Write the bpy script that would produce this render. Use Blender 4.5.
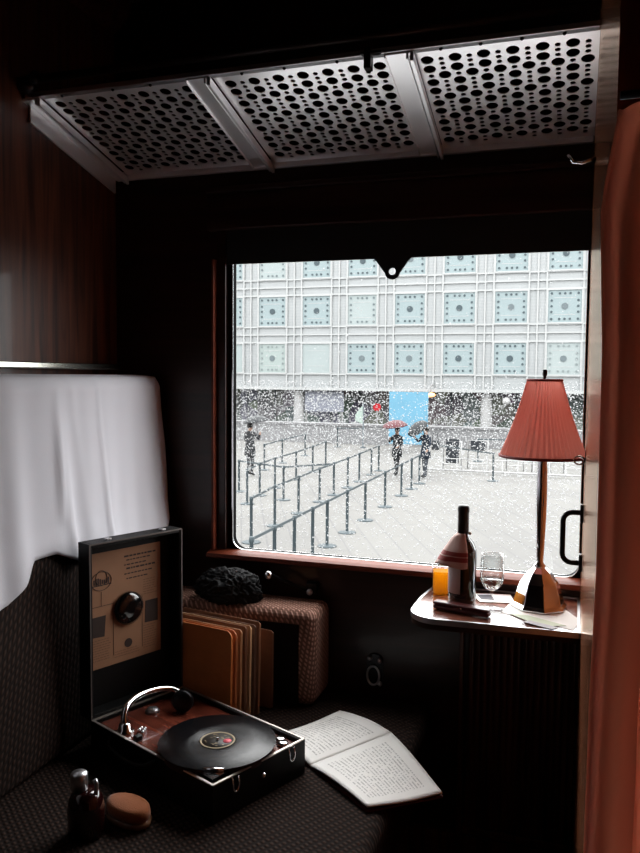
import bpy, bmesh, math, random
from mathutils import Vector, Matrix, noise
random.seed(7)
C = bpy.context.scene.collection
PI = math.pi
for o in list(bpy.data.objects): bpy.data.objects.remove(o)

# ------------------------------------------------------------------ camera
def setup_camera():
    cd = bpy.data.cameras.new('camera'); cam = bpy.data.objects.new('camera', cd); C.objects.link(cam)
    cd.sensor_fit = 'HORIZONTAL'; cd.sensor_width = 36; cd.lens = 771.2*36/640
    cd.clip_start = .01; cd.clip_end = 400
    psi, pit, roll = .31927, .06639, -.008396
    fw = Vector((-math.sin(psi)*math.cos(pit), math.cos(psi)*math.cos(pit), -math.sin(pit)))
    r = Vector((math.cos(psi), math.sin(psi), 0)); u = r.cross(fw)
    r2 = math.cos(roll)*r - math.sin(roll)*u; u2 = math.cos(roll)*u + math.sin(roll)*r
    m = Matrix((r2, u2, -fw)).transposed().to_4x4(); m.translation = (0, 0, 1.30)
    cam.matrix_world = m
    bpy.context.scene.camera = cam
setup_camera()

# ------------------------------------------------------------------ sky, light, exposure
sc = bpy.context.scene
w = bpy.data.worlds.new('overcast_sky'); sc.world = w; w.use_nodes = True
nt = w.node_tree; nt.nodes.clear()
tc = nt.nodes.new('ShaderNodeTexCoord'); sx = nt.nodes.new('ShaderNodeSeparateXYZ')
rp = nt.nodes.new('ShaderNodeValToRGB'); bg = nt.nodes.new('ShaderNodeBackground'); wo = nt.nodes.new('ShaderNodeOutputWorld')
rp.color_ramp.elements[0].position = 0.0; rp.color_ramp.elements[0].color = (.48, .48, .48, 1)
rp.color_ramp.elements[1].position = 1.0; rp.color_ramp.elements[1].color = (1.0, .985, .98, 1)
bg.inputs[1].default_value = 14.0
nt.links.new(tc.outputs['Generated'], sx.inputs[0]); nt.links.new(sx.outputs[2], rp.inputs[0])
nt.links.new(rp.outputs[0], bg.inputs[0]); nt.links.new(bg.outputs[0], wo.inputs[0])
pl = bpy.data.lights.new('window_daylight_portal', 'AREA'); pl.shape = 'RECTANGLE'; pl.size = 1.0; pl.size_y = .86
pl.cycles.is_portal = True
po = bpy.data.objects.new('window_daylight_portal', pl); C.objects.link(po)
po.location = (-.45, 2.09, 1.21); po.rotation_euler = (-PI/2, 0, 0)
sc.view_settings.view_transform = 'Standard'; sc.view_settings.look = 'None'
sc.view_settings.exposure = 0.0; sc.view_settings.gamma = 1.0; sc.view_settings.use_curve_mapping = False
sc.cycles.max_bounces = 10; sc.cycles.diffuse_bounces = 5; sc.cycles.transparent_max_bounces = 16
sc.cycles.use_denoising = True

# ------------------------------------------------------------------ materials
def srgb(r, g, b):
    f = lambda c: (c/12.92 if c <= .04045 else ((c+.055)/1.055)**2.4)
    return (f(r/255), f(g/255), f(b/255), 1)
def nodes_of(name):
    m = bpy.data.materials.new(name); m.use_nodes = True
    return m, m.node_tree, m.node_tree.nodes['Principled BSDF']
def mat(name, col, rough=.5, metal=0, spec=.5, var=.12, scale=30, bump=0, bscale=200, sheen=0, emit=0, coat=0):
    m, t, b = nodes_of(name); n = t.nodes; L = t.links
    no = n.new('ShaderNodeTexNoise'); no.inputs['Scale'].default_value = scale; no.inputs['Detail'].default_value = 5
    tcn = n.new('ShaderNodeTexCoord'); L.new(tcn.outputs['Object'], no.inputs['Vector'])
    mx = n.new('ShaderNodeMix'); mx.data_type = 'RGBA'
    mx.inputs[6].default_value = tuple(c*(1-var) for c in col[:3])+(1,)
    mx.inputs[7].default_value = tuple(min(1, c*(1+var)) for c in col[:3])+(1,)
    L.new(no.outputs[0], mx.inputs[0]); L.new(mx.outputs[2], b.inputs['Base Color'])
    b.inputs['Roughness'].default_value = rough; b.inputs['Metallic'].default_value = metal
    b.inputs['Specular IOR Level'].default_value = spec
    b.inputs['Sheen Weight'].default_value = sheen; b.inputs['Coat Weight'].default_value = coat
    b.inputs['Coat Roughness'].default_value = .05
    if emit:
        b.inputs['Emission Color'].default_value = col; b.inputs['Emission Strength'].default_value = emit
    if bump:
        n2 = n.new('ShaderNodeTexNoise'); n2.inputs['Scale'].default_value = bscale; L.new(tcn.outputs['Object'], n2.inputs['Vector'])
        bp = n.new('ShaderNodeBump'); bp.inputs['Strength'].default_value = bump; bp.inputs['Distance'].default_value = .002
        L.new(n2.outputs[0], bp.inputs['Height']); L.new(bp.outputs[0], b.inputs['Normal'])
    return m
def wood(name, c1, c2, rough=.25, axis='Z', scale=14, coat=.3, spec=.5):
    m, t, b = nodes_of(name); n = t.nodes; L = t.links
    tcn = n.new('ShaderNodeTexCoord'); mp = n.new('ShaderNodeMapping')
    s = {'X': (.06, 1, 1), 'Y': (1, .06, 1), 'Z': (1, 1, .06)}[axis]
    mp.inputs['Scale'].default_value = s
    no = n.new('ShaderNodeTexNoise'); no.inputs['Scale'].default_value = scale*2.2; no.inputs['Detail'].default_value = 7; no.inputs['Distortion'].default_value = .6
    r = n.new('ShaderNodeValToRGB'); r.color_ramp.elements[0].color = c1; r.color_ramp.elements[1].color = c2
    r.color_ramp.elements[0].position = .35; r.color_ramp.elements[1].position = .68
    L.new(tcn.outputs['Object'], mp.inputs[0]); L.new(mp.outputs[0], no.inputs['Vector']); L.new(no.outputs[0], r.inputs[0])
    L.new(r.outputs[0], b.inputs['Base Color']); b.inputs['Roughness'].default_value = rough
    b.inputs['Coat Weight'].default_value = coat; b.inputs['Coat Roughness'].default_value = .06
    b.inputs['Specular IOR Level'].default_value = spec
    return m
def weave(name, c1, c2, scale=140):
    m, t, b = nodes_of(name); n = t.nodes; L = t.links
    tcn = n.new('ShaderNodeTexCoord'); mp = n.new('ShaderNodeMapping'); mp.inputs['Rotation'].default_value = (.62, .52, .785)
    w1 = n.new('ShaderNodeTexWave'); w2 = n.new('ShaderNodeTexWave')
    w1.bands_direction = 'X'; w2.bands_direction = 'Y'
    for q in (w1, w2): q.inputs['Scale'].default_value = scale/6.28; q.inputs['Distortion'].default_value = 1.2; L.new(mp.outputs[0], q.inputs['Vector'])
    L.new(tcn.outputs['Object'], mp.inputs[0])
    mu = n.new('ShaderNodeMath'); mu.operation = 'MULTIPLY'; L.new(w1.outputs['Fac'], mu.inputs[0]); L.new(w2.outputs['Fac'], mu.inputs[1])
    r = n.new('ShaderNodeValToRGB'); r.color_ramp.elements[0].color = c1; r.color_ramp.elements[1].color = c2
    r.color_ramp.elements[0].position = .1; r.color_ramp.elements[1].position = .6
    L.new(mu.outputs[0], r.inputs[0]); L.new(r.outputs[0], b.inputs['Base Color'])
    bp = n.new('ShaderNodeBump'); bp.inputs['Strength'].default_value = .7; bp.inputs['Distance'].default_value = .003
    L.new(mu.outputs[0], bp.inputs['Height']); L.new(bp.outputs[0], b.inputs['Normal'])
    b.inputs['Roughness'].default_value = .9; b.inputs['Specular IOR Level'].default_value = .15
    return m
def glassy(name, col=(1, 1, 1, 1), k=.06, rough=.0):
    """thin clear glass: light passes straight, with a fresnel gloss"""
    m, t, b = nodes_of(name); n = t.nodes; L = t.links; n.remove(b)
    tr = n.new('ShaderNodeBsdfTransparent'); tr.inputs[0].default_value = col
    gl = n.new('ShaderNodeBsdfGlossy'); gl.inputs['Roughness'].default_value = rough
    lw = n.new('ShaderNodeLayerWeight'); lw.inputs[0].default_value = .25
    ma = n.new('ShaderNodeMath'); ma.operation = 'MULTIPLY_ADD'; ma.inputs[1].default_value = .6; ma.inputs[2].default_value = k
    L.new(lw.outputs['Facing'], ma.inputs[0])
    mx = n.new('ShaderNodeMixShader'); L.new(ma.outputs[0], mx.inputs[0]); L.new(tr.outputs[0], mx.inputs[1]); L.new(gl.outputs[0], mx.inputs[2])
    L.new(mx.outputs[0], n['Material Output'].inputs[0])
    return m
def translucent(name, col, fac=.5, rough=.8, bump=0):
    m, t, b = nodes_of(name); n = t.nodes; L = t.links
    b.inputs['Base Color'].default_value = col; b.inputs['Roughness'].default_value = rough; b.inputs['Sheen Weight'].default_value = .2
    no = n.new('ShaderNodeTexNoise'); no.inputs['Scale'].default_value = 350
    tcn = n.new('ShaderNodeTexCoord'); L.new(tcn.outputs['Object'], no.inputs['Vector'])
    bp = n.new('ShaderNodeBump'); bp.inputs['Strength'].default_value = .2; bp.inputs['Distance'].default_value = .001
    L.new(no.outputs[0], bp.inputs['Height']); L.new(bp.outputs[0], b.inputs['Normal'])
    tl = n.new('ShaderNodeBsdfTranslucent'); tl.inputs[0].default_value = col
    mx = n.new('ShaderNodeMixShader'); mx.inputs[0].default_value = fac
    L.new(b.outputs[0], mx.inputs[1]); L.new(tl.outputs[0], mx.inputs[2]); L.new(mx.outputs[0], n['Material Output'].inputs[0])
    return m

M = {}
M['mahogany'] = wood('dark_mahogany', srgb(52, 24, 14), srgb(104, 58, 40), .42, 'Z', scale=20, spec=.3, coat=.1)
M['mahogany_wall'] = wood('mahogany_wall', srgb(30, 14, 9), srgb(52, 26, 18), .35, 'X', spec=.3, coat=.1)
M['partition'] = wood('varnished_partition', srgb(110, 54, 26), srgb(160, 88, 44), .30, 'Z', scale=9, coat=.25)
def varnish(m):
    t = m.node_tree; n = t.nodes; L = t.links; b = n['Principled BSDF']
    src = b.inputs['Base Color'].links[0].from_socket
    b.inputs['Specular IOR Level'].default_value = 0; b.inputs['Coat Weight'].default_value = 0
    g = n.new('ShaderNodeBsdfGlossy'); g.inputs[0].default_value = (.96, .80, .68, 1); g.inputs['Roughness'].default_value = .16
    lw = n.new('ShaderNodeLayerWeight'); lw.inputs[0].default_value = .5
    p = n.new('ShaderNodeMath'); p.operation = 'POWER'; p.inputs[1].default_value = 4; L.new(lw.outputs['Facing'], p.inputs[0])
    q = n.new('ShaderNodeMath'); q.operation = 'MULTIPLY_ADD'; q.inputs[1].default_value = .62; q.inputs[2].default_value = .04; L.new(p.outputs[0], q.inputs[0])
    x = n.new('ShaderNodeMixShader'); L.new(q.outputs[0], x.inputs[0]); L.new(b.outputs[0], x.inputs[1]); L.new(g.outputs[0], x.inputs[2])
    L.new(x.outputs[0], n['Material Output'].inputs[0])
varnish(M['partition'])
M['sill'] = wood('sill_wood', srgb(84, 34, 18), srgb(112, 50, 28), .5, 'X', coat=0, spec=.2)
M['ceiling'] = mat('dark_ceiling_board', srgb(58, 42, 34), .6)
M['floor'] = mat('dark_carpet', srgb(30, 22, 20), .95, bump=.5)
M['chrome'] = mat('chrome', (.78, .78, .80, 1), .12, 1, var=.03)
M['steel'] = mat('brushed_aluminium', (.62, .62, .64, 1), .34, 1, var=.08)
M['rackpaint'] = mat('rack_grey_enamel', srgb(252, 251, 255), .33, .72, var=.06, scale=12)
M['brass'] = mat('dull_nickel', (.55, .54, .48, 1), .22, 1, var=.05)
M['black'] = mat('black_leatherette', srgb(10, 9, 9), .5, spec=.2, bump=.3, bscale=600)
M['blackmetal'] = mat('black_metal', srgb(24, 24, 27), .3, .6)
M['linen'] = translucent('white_linen', srgb(222, 221, 228), .15)
M['curtain'] = translucent('terracotta_curtain', srgb(230, 172, 150), .72)
M['seat'] = weave('brown_basket_weave', srgb(26, 17, 13), srgb(52, 36, 29), 190)
M['arm'] = weave('armrest_weave', srgb(104, 74, 62), srgb(160, 122, 108), 220)
M['tabletop'] = wood('table_veneer', srgb(92, 50, 38), srgb(128, 78, 60), .22, 'X', coat=.5)
M['paper'] = mat('white_paper', srgb(236, 234, 228), .7, var=.04)
M['motorboard'] = wood('motor_board', srgb(80, 34, 24), srgb(120, 58, 42), .25, 'X', coat=.4)

# ------------------------------------------------------------------ mesh helpers
def obj(name, bm, m, parent=None, smooth=False, bevel=0, seg=2, auto=True):
    me = bpy.data.meshes.new(name)
    bmesh.ops.recalc_face_normals(bm, faces=bm.faces) if bm.faces else None
    bm.to_mesh(me); bm.free()
    ms = m if isinstance(m, (list, tuple)) else [m]
    for x in ms: me.materials.append(x)
    if smooth:
        for p in me.polygons: p.use_smooth = True
    o = bpy.data.objects.new(name, me); C.objects.link(o)
    if bevel:
        b = o.modifiers.new('bevel', 'BEVEL'); b.width = bevel; b.segments = seg; b.limit_method = 'ANGLE'; b.angle_limit = .6
    if parent is not None: o.parent = parent
    return o
def box(bm, x0, x1, y0, y1, z0, z1, mi=0, mtx=None):
    vs = [bm.verts.new((x, y, z)) for z in (z0, z1) for y in (y0, y1) for x in (x0, x1)]
    if mtx is not None:
        for v in vs: v.co = mtx @ v.co
    fs = []
    for q in ((0, 2, 3, 1), (4, 5, 7, 6), (0, 1, 5, 4), (2, 6, 7, 3), (0, 4, 6, 2), (1, 3, 7, 5)):
        f = bm.faces.new([vs[i] for i in q]); f.material_index = mi; fs.append(f)
    return vs
def boxo(name, dims, m, parent=None, bevel=.002, seg=2):
    bm = bmesh.new(); box(bm, *dims); return obj(name, bm, m, parent, bevel=bevel, seg=seg)
def lathe(bm, prof, n=32, cx=0, cy=0, mi=0, a0=0, a1=2*PI, cap=True):
    full = abs(a1-a0-2*PI) < 1e-6; k = n if full else n+1; rings = []
    for r, z in prof:
        if r < 1e-6: rings.append([bm.verts.new((cx, cy, z))]*k)
        else: rings.append([bm.verts.new((cx+r*math.cos(a0+(a1-a0)*i/n), cy+r*math.sin(a0+(a1-a0)*i/n), z)) for i in range(k)])
    for a, b in zip(rings, rings[1:]):
        for i in range(n):
            j = (i+1) % k
            q = []
            for v in (a[i], a[j], b[j], b[i]):
                if v not in q: q.append(v)
            if len(q) > 2:
                f = bm.faces.new(q); f.material_index = mi; f.smooth = True
    return rings
def tube(bm, pts, r, n=10, mi=0, closed=False):
    pts = [Vector(p) for p in pts]; rs = r if isinstance(r, (list, tuple)) else [r]*len(pts)
    rings = []; up = None
    for i, p in enumerate(pts):
        a = pts[i-1] if (i or closed) else p; b = pts[(i+1) % len(pts)] if (i < len(pts)-1 or closed) else p
        d = (b-a).normalized()
        if up is None: up = d.orthogonal().normalized()
        up = (up - d*up.dot(d)).normalized(); s = d.cross(up)
        rings.append([bm.verts.new(p+(up*math.cos(2*PI*k/n)+s*math.sin(2*PI*k/n))*rs[i]) for k in range(n)])
    m = len(rings)
    for i in range(m if closed else m-1):
        a, b = rings[i], rings[(i+1) % m]
        for k in range(n):
            f = bm.faces.new((a[k], a[(k+1) % n], b[(k+1) % n], b[k])); f.material_index = mi; f.smooth = True
    if not closed:
        for q in (rings[0][::-1], rings[-1]):
            f = bm.faces.new(q); f.material_index = mi
def arc(cx, cz, r, a0, a1, n): return [(cx+r*math.cos(a0+(a1-a0)*i/n), cz+r*math.sin(a0+(a1-a0)*i/n)) for i in range(n+1)]
def prism(bm, pts, ax, h0, h1, mi=0):
    """extrude a convex/simple outline; ax = axis it is extruded along; pts in the other two"""
    f3 = {'x': lambda p, h: (h, p[0], p[1]), 'y': lambda p, h: (p[0], h, p[1]), 'z': lambda p, h: (p[0], p[1], h)}[ax]
    a = [bm.verts.new(f3(p, h0)) for p in pts]; b = [bm.verts.new(f3(p, h1)) for p in pts]; n = len(pts)
    fs = [bm.faces.new(a), bm.faces.new(b[::-1])]
    for i in range(n): fs.append(bm.faces.new((a[i], b[i], b[(i+1) % n], a[(i+1) % n])))
    for f in fs: f.material_index = mi
def grid(bm, nu, nv, fn, mi=0, uv=False):
    V = [[bm.verts.new(fn(i/nu, j/nv)) for j in range(nv+1)] for i in range(nu+1)]
    lay = bm.loops.layers.uv.verify() if uv else None
    for i in range(nu):
        for j in range(nv):
            f = bm.faces.new((V[i][j], V[i+1][j], V[i+1][j+1], V[i][j+1])); f.material_index = mi; f.smooth = True
            if uv:
                for l, c in zip(f.loops, ((i, j), (i+1, j), (i+1, j+1), (i, j+1))): l[lay].uv = (c[0]/nu, c[1]/nv)
    return V
def flat_with_holes(name, loops, thick, m, parent=None):
    """sheet in its own XY plane, first loop the outline, the others real holes"""
    cu = bpy.data.curves.new(name, 'CURVE'); cu.dimensions = '2D'; cu.fill_mode = 'BOTH'; cu.extrude = thick/2
    for lp in loops:
        s = cu.splines.new('POLY'); s.points.add(len(lp)-1); s.use_cyclic_u = True
        for q, p in zip(s.points, lp): q.co = (p[0], p[1], 0, 1)
    tmp = bpy.data.objects.new('tmp', cu); C.objects.link(tmp)
    dg = bpy.context.evaluated_depsgraph_get(); me = bpy.data.meshes.new_from_object(tmp.evaluated_get(dg))
    bpy.data.objects.remove(tmp); bpy.data.curves.remove(cu)
    me.materials.clear(); me.materials.append(m); me.name = name
    o = bpy.data.objects.new(name, me); C.objects.link(o)
    if parent is not None: o.parent = parent
    return o
def rrect(x0, x1, y0, y1, r, n=8, corners=(1, 1, 1, 1)):
    P = []
    for (cx, cy, a, k) in ((x1-r, y1-r, 0, corners[0]), (x0+r, y1-r, PI/2, corners[1]), (x0+r, y0+r, PI, corners[2]), (x1-r, y0+r, 1.5*PI, corners[3])):
        if k: P += arc(cx, cy, r, a, a+PI/2, n)
        else: P.append((cx+r*(1 if a in (0, 1.5*PI) else -1), cy+r*(1 if a in (0, PI/2) else -1)))
    return P
def tag(o, label, cat, group=None, kind=None):
    if label: o['label'] = label
    if cat: o['category'] = cat
    if group: o['group'] = group
    if kind: o['kind'] = kind
    return o
def struct(o): o['kind'] = 'structure'; return o
def thing(name, label, cat, loc=(0, 0, 0), rz=0, group=None):
    o = bpy.data.objects.new(name, None); C.objects.link(o); o.empty_display_size = .05
    o.location = loc; o.rotation_euler = (0, 0, rz)
    return tag(o, label, cat, group)
def plabel(o, s): o['label'] = s; return o

# ================================================================== THE SETTING: compartment shell
YW = 2.0
wl = flat_with_holes('wall_window', [[(-1.5, -.02), (.25, -.02), (.25, 2.45), (-1.5, 2.45)], rrect(-.935, .0255, .786, 1.70, .012)], .036, M['mahogany_wall'])
wl.rotation_euler = (PI/2, 0, 0); wl.location = (0, YW+.018, 0); struct(wl)
struct(boxo('wall_left', (-1.40, -1.30, -1.0, YW, 0, 2.4), M['mahogany'], bevel=0))
struct(boxo('wall_right', (.026, .10, .70, YW, 0, 2.4), M['partition'], bevel=0))
struct(boxo('wall_back', (-1.4, .26, -1.10, -1.0, 0, 2.4), M['mahogany_wall'], bevel=0))
struct(boxo('wall_corridor', (.20, .26, -1.1, .80, 0, 2.4), M['mahogany_wall'], bevel=0))
struct(boxo('floor', (-1.5, .25, -1.1, YW+.08, -.06, 0), M['floor'], bevel=0))
struct(boxo('ceiling', (-1.5, .25, -1.1, YW+.08, 2.36, 2.44), M['ceiling'], bevel=0))
# cornice on the left wall, and a low rail of panelling on the window wall
bm = bmesh.new(); prism(bm, [(-1.30, 2.36), (-1.24, 2.36), (-1.245, 2.33), (-1.27, 2.30), (-1.30, 2.28)], 'y', -1.0, 1.999)
struct(obj('trim_1', bm, M['mahogany']))
# window surround
bm = bmesh.new(); box(bm, -.966, -.938, 1.985, 2.0, .80, 1.74)
struct(obj('trim_2', bm, M['mahogany_wall'], bevel=.003))
bm = bmesh.new(); box(bm, -.974, -.966, 1.966, 2.0, .80, 1.62)
struct(obj('trim_5', bm, M['sill'], bevel=.002))
bm = bmesh.new(); prism(bm, [(1.955, .782), (1.962, .778), (2.0, .776), (2.0, .801), (1.972, .797), (1.958, .793)], 'x', -.985, .0255)
struct(obj('trim_3', bm, M['sill'], bevel=.001))
bm = bmesh.new(); box(bm, -.99, .0255, 1.97, 2.0, 1.70, 1.80); box(bm, -.99, .0255, 1.96, 2.0, 1.80, 1.815)
struct(obj('trim_4', bm, M['mahogany_wall'], bevel=.003))
# wall panelling seams below the window and beside it
bm = bmesh.new()
for x in (-.262,): box(bm, x-.006, x+.006, 1.985, 2.0, .03, .74)
box(bm, -1.3, .0255, 1.985, 2.0, .0, .09)
struct(obj('baseboard_window', bm, M['mahogany'], bevel=.002))
bm = bmesh.new(); grid(bm, 96, 1, lambda u, v: (-.245+.268*u, 1.985+.006*math.sin(u*2*PI*16), .12+.56*v))
hp = thing('heater_cover', 'dark ribbed panel on the window wall under the little table', 'panel', (0, 0, 0))
obj('ribbed_sheet', bm, M['mahogany'], hp)
bm = bmesh.new(); box(bm, -.25, .0255, 1.975, 1.998, .68, .70); obj('border', bm, M['mahogany'], hp, bevel=.002)
bm = bmesh.new(); box(bm, -.25, .0255, 1.975, 1.998, .10, .12); obj('border', bm, M['mahogany'], hp, bevel=.002)

# window: metal sash, glass, blind
wn = thing('window_1', None, None); wn['kind'] = 'structure'
sash = flat_with_holes('window_frame', [rrect(-.9348, .0253, .7862, 1.6998, .012), rrect(-.9225, .0205, .800, 1.69, .035)], .022, mat('matt_black_seal', srgb(12, 12, 12), .95, spec=.05), wn)
sash.rotation_euler = (PI/2, 0, 0); sash.location = (0, 2.013, 0)
bead = flat_with_holes('window_bead', [rrect(-.9245, .0215, .7985, 1.692, .0365), rrect(-.9215, .0195, .8012, 1.689, .034)], .004, M['chrome'], wn)
bead.rotation_euler = (PI/2, 0, 0); bead.location = (0, 2.0, 0)
bm = bmesh.new(); box(bm, -.925, .021, 2.026, 2.029, .80, 1.692)
obj('window_glass', bm, glassy('window_pane', (.98, .99, .99, 1), .0), wn)

bt = [(-.935, 1.74), (-.935, 1.607), (-.513, 1.606)]
bt += [(-.513+.032*t, 1.606-.003-.032*(t*t*(3-2*t))) for t in (.25, .5, .75)]
bt += arc(-.463, 1.571, .020, PI*1.05, PI*1.95, 8)
bt += [(-.445+.032*t, 1.606-.003-.032*((1-t)**2*(1+2*t))) for t in (.25, .5, .75)]
bt += [(-.413, 1.606), (.026, 1.606), (.026, 1.74)]
bl = thing('roller_blind', 'black roller blind pulled a little way down at the window top', 'blind')
hole = [(-.463+.0095*math.cos(a*PI/8), 1.572+.0095*math.sin(a*PI/8)) for a in range(16)]
b_ = flat_with_holes('blind_cloth', [bt, hole], .006, mat('black_blind_cloth', srgb(14, 13, 13), .8), bl)
b_.rotation_euler = (PI/2, 0, 0); b_.location = (0, 1.992, 0)
bm = bmesh.new(); tube(bm, [(-.932, 1.985, 1.74), (.022, 1.985, 1.74)], .012, 12)
obj('roller', bm, M['blackmetal'], bl)

# handle & latch on the right partition next to the window
hd = thing('grab_handle', 'dark metal D shaped pull handle on the varnished partition beside the lamp', 'handle')
bm = bmesh.new()
hp_ = [(.022, 1.80, .999)] + [(.002-.020*math.sin(t), 1.80, .979+.020*math.cos(t)) for t in (0, .4, .8, 1.2, 1.57)]
hp_ += [(-.018, 1.80, .96), (-.018, 1.80, .925)] + [(.002-.020*math.cos(t), 1.80, .905-.020*math.sin(t)) for t in (0, .4, .8, 1.2, 1.57)] + [(.022, 1.80, .885)]
tube(bm, hp_, .0060, 12)
obj('grip', bm, M['blackmetal'], hd)
for z in (.998, .886):
    bm = bmesh.new(); box(bm, .0175, .0255, 1.79, 1.81, z-.020, z+.020); obj('mount', bm, M['blackmetal'], hd, bevel=.002)
lt = thing('window_latch', 'small dark ring catch on the partition just under the lampshade', 'latch')
bm = bmesh.new(); box(bm, .0245, .0255, 1.792, 1.808, 1.085, 1.14); obj('plate', bm, M['blackmetal'], lt, bevel=.001)
bm = bmesh.new(); tube(bm, [(.012+.011*math.cos(a*PI/8), 1.80, 1.116+.009*math.sin(a*PI/8)) for a in range(16)], .0022, 8, closed=True); obj('ring', bm, M['chrome'], lt)
hk = thing('curtain_hook', 'small bright hook on the right partition beneath the rack end', 'hook')
bm = bmesh.new(); tube(bm, [(.0285, 1.70, 1.748), (-.001, 1.70, 1.739), (-.018, 1.70, 1.742), (-.029, 1.70, 1.757)], [.003, .003, .003, .0035], 10); obj('arm', bm, M['chrome'], hk)
bm = bmesh.new(); box(bm, .026, .0297, 1.69, 1.71, 1.735, 1.76); obj('plate', bm, M['chrome'], hk, bevel=.001)

# lower wall fitting
ft = thing('wall_catch', 'dark metal fitting with ring and bolts on the wall below the window', 'fitting', (-.497, 2.0, .50))
pf = flat_with_holes('plate', [rrect(-.022, .022, -.045, .045, .018)], .006, M['blackmetal'], ft); pf.rotation_euler = (PI/2, 0, 0); pf.location = (0, -.004, 0)
for x, z in ((-.013, .034), (.015, .030), (.016, -.034)):
    bm = bmesh.new(); bmesh.ops.create_uvsphere(bm, u_segments=12, v_segments=8, radius=.007, matrix=Matrix.Translation((x, -.009, z))); obj('bolt', bm, M['steel'], ft, smooth=True)
bm = bmesh.new(); tube(bm, [(-.002+.017*math.cos(a*PI/10), -.013, -.012+.026*math.sin(a*PI/10)) for a in range(20)], .0032, 8, closed=True); obj('ring', bm, M['steel'], ft)

# ================================================================== luggage rack
SL = .247
def rz_(y): return 1.872+SL*(2-y)
rack = thing('luggage_rack', 'perforated pale metal luggage rack sloping over the window', 'luggage rack')
ang = math.atan(SL)
def sheet(x0, x1):
    d = .375/math.cos(ang); loops = [[(x0, 0), (x1, 0), (x1, d), (x0, d)]]
    n = int((x1-x0-.01)/.029); off = (x1-x0-(n-1)*.029)/2
    def circ(cx, cy, r, k): return [(cx+r*math.cos(2*PI*i/k), cy+r*math.sin(2*PI*i/k)) for i in range(k)]
    P = .0785
    for i in range(n):
        x = x0+off+i*.029
        pat = ((0, .0136), (.40, .0136), (.70, .0064)) if i % 2 == 0 else ((.70, .0136), (.0, .0062), (.20, .0062), (.40, .0062))
        for j in range(-1, 6):
            for f, r in pat:
                y = .03+(j+f)*P
                if r+.008 < y < d-.014-r: loops.append(circ(x, y, r, 14 if r > .008 else 8))
    o = flat_with_holes('perforated_sheet', loops, .0025, M['rackpaint'], rack)
    o.rotation_euler = (-ang, 0, 0); o.location = (0, 1.615, rz_(1.615)); return o
for a, b in ((-1.25, -.845), (-.795, -.385), (-.335, .0255)): sheet(a, b)
for i, x in enumerate((-1.275, -.82, -.36)):
    bm = bmesh.new()
    for (dx0, dx1, t0, t1) in ((-.036, .022, -.010, -.004), (-.036, -.033, -.015, -.004), (.010, .014, -.022, -.004), (.018, .026, -.026, -.008)):
        y0, y1 = 1.60, 1.992
        prism(bm, [(y0, rz_(y0)+t0), (y0, rz_(y0)+t1), (y1, rz_(y1)+t1), (y1, rz_(y1)+t0)], 'x', x+dx0, x+dx1)
    obj('bracket', bm, M['rackpaint'] if i else M['rackpaint'], rack, bevel=.001)
bm = bmesh.new(); prism(bm, [(1.62, 1.915), (1.62, 1.955), (1.99, 1.865), (1.99, 1.825)], 'x', -1.2985, -1.292)
obj('side_plate', bm, M['rackpaint'], rack, bevel=.001)
bm = bmesh.new(); box(bm, -1.29, .025, 1.596, 1.618, rz_(1.6)-.006, rz_(1.6)+.006); obj('front_edge', bm, M['steel'], rack, bevel=.002)
bm = bmesh.new(); tube(bm, [(-1.295, 1.585, rz_(1.6)+.03), (.0255, 1.585, rz_(1.6)+.03)], .010, 14); obj('front_rail', bm, mat('dark_bronze_rail', srgb(40, 32, 30), .4, .8), rack)
bm = bmesh.new(); box(bm, -1.29, .025, 1.985, 1.999, rz_(2)-.012, rz_(2)+.012); obj('rear_edge', bm, M['rackpaint'], rack, bevel=.002)
bm = bmesh.new(); bmesh.ops.create_uvsphere(bm, u_segments=16, v_segments=10, radius=.02, matrix=Matrix.Translation((-1.275, 1.585, rz_(1.6)+.02)) @ Matrix.Scale(1.2, 4, (1, 0, 0)))
tube(bm, [(-1.26, 1.585, rz_(1.6)+.03), (-1.24, 1.58, rz_(1.6)+.035)], .014, 12); obj('end_knob', bm, M['blackmetal'], rack, smooth=True)
bm = bmesh.new(); box(bm, -.437, -.422, 1.588, 1.612, rz_(1.6)-.035, rz_(1.6)+.01); box(bm, -.445, -.40, 1.59, 1.605, rz_(1.6)-.006, rz_(1.6)+.0); obj('latch', bm, M['blackmetal'], rack, bevel=.002)
for x in (-1.19, -1.05, -.95, -.72, -.62, -.50, -.28, -.20, -.12, -.04):
    bm = bmesh.new(); bmesh.ops.create_uvsphere(bm, u_segments=8, v_segments=6, radius=.004, matrix=Matrix.Translation((x, 1.607, rz_(1.6)-.007))); obj('rivet', bm, M['blackmetal'], rack)

# ================================================================== left seat
seat = thing('bench_seat', 'brown woven upholstered bench seat along the left wall', 'seat')
bm = bmesh.new(); box(bm, -1.298, -.33, -.2, 1.985, .27, .435); obj('cushion', bm, M['seat'], seat, bevel=.028, seg=5)
bm = bmesh.new(); box(bm, -1.298, -.42, -.2, 1.985, .02, .268); obj('base', bm, M['mahogany_wall'], seat, bevel=.004)
bm = bmesh.new(); prism(bm, [(-1.299, .44), (-1.075, .44), (-1.085, .70), (-1.125, .95), (-1.150, 1.20), (-1.153, 1.262), (-1.168, 1.282), (-1.21, 1.288), (-1.299, 1.288)], 'y', -.2, 1.985)
obj('backrest', bm, M['seat'], seat, bevel=.012, seg=3)
boxo('side_shade', (-1.12, -.662, 1.8405, 1.8475, .440, .655), mat('armrest_side_shade', srgb(22, 15, 13), .95, spec=.1), seat, bevel=.002)  # dark sheet standing in for the shade on the armrest's near face
arm = boxo('armrest', (-1.13, -.620, 1.843, 1.988, .437, .688), M['arm'], seat, bevel=.026, seg=5)
rl = thing('head_rail', 'polished metal rail on the left wall above the seat back', 'rail')
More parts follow.
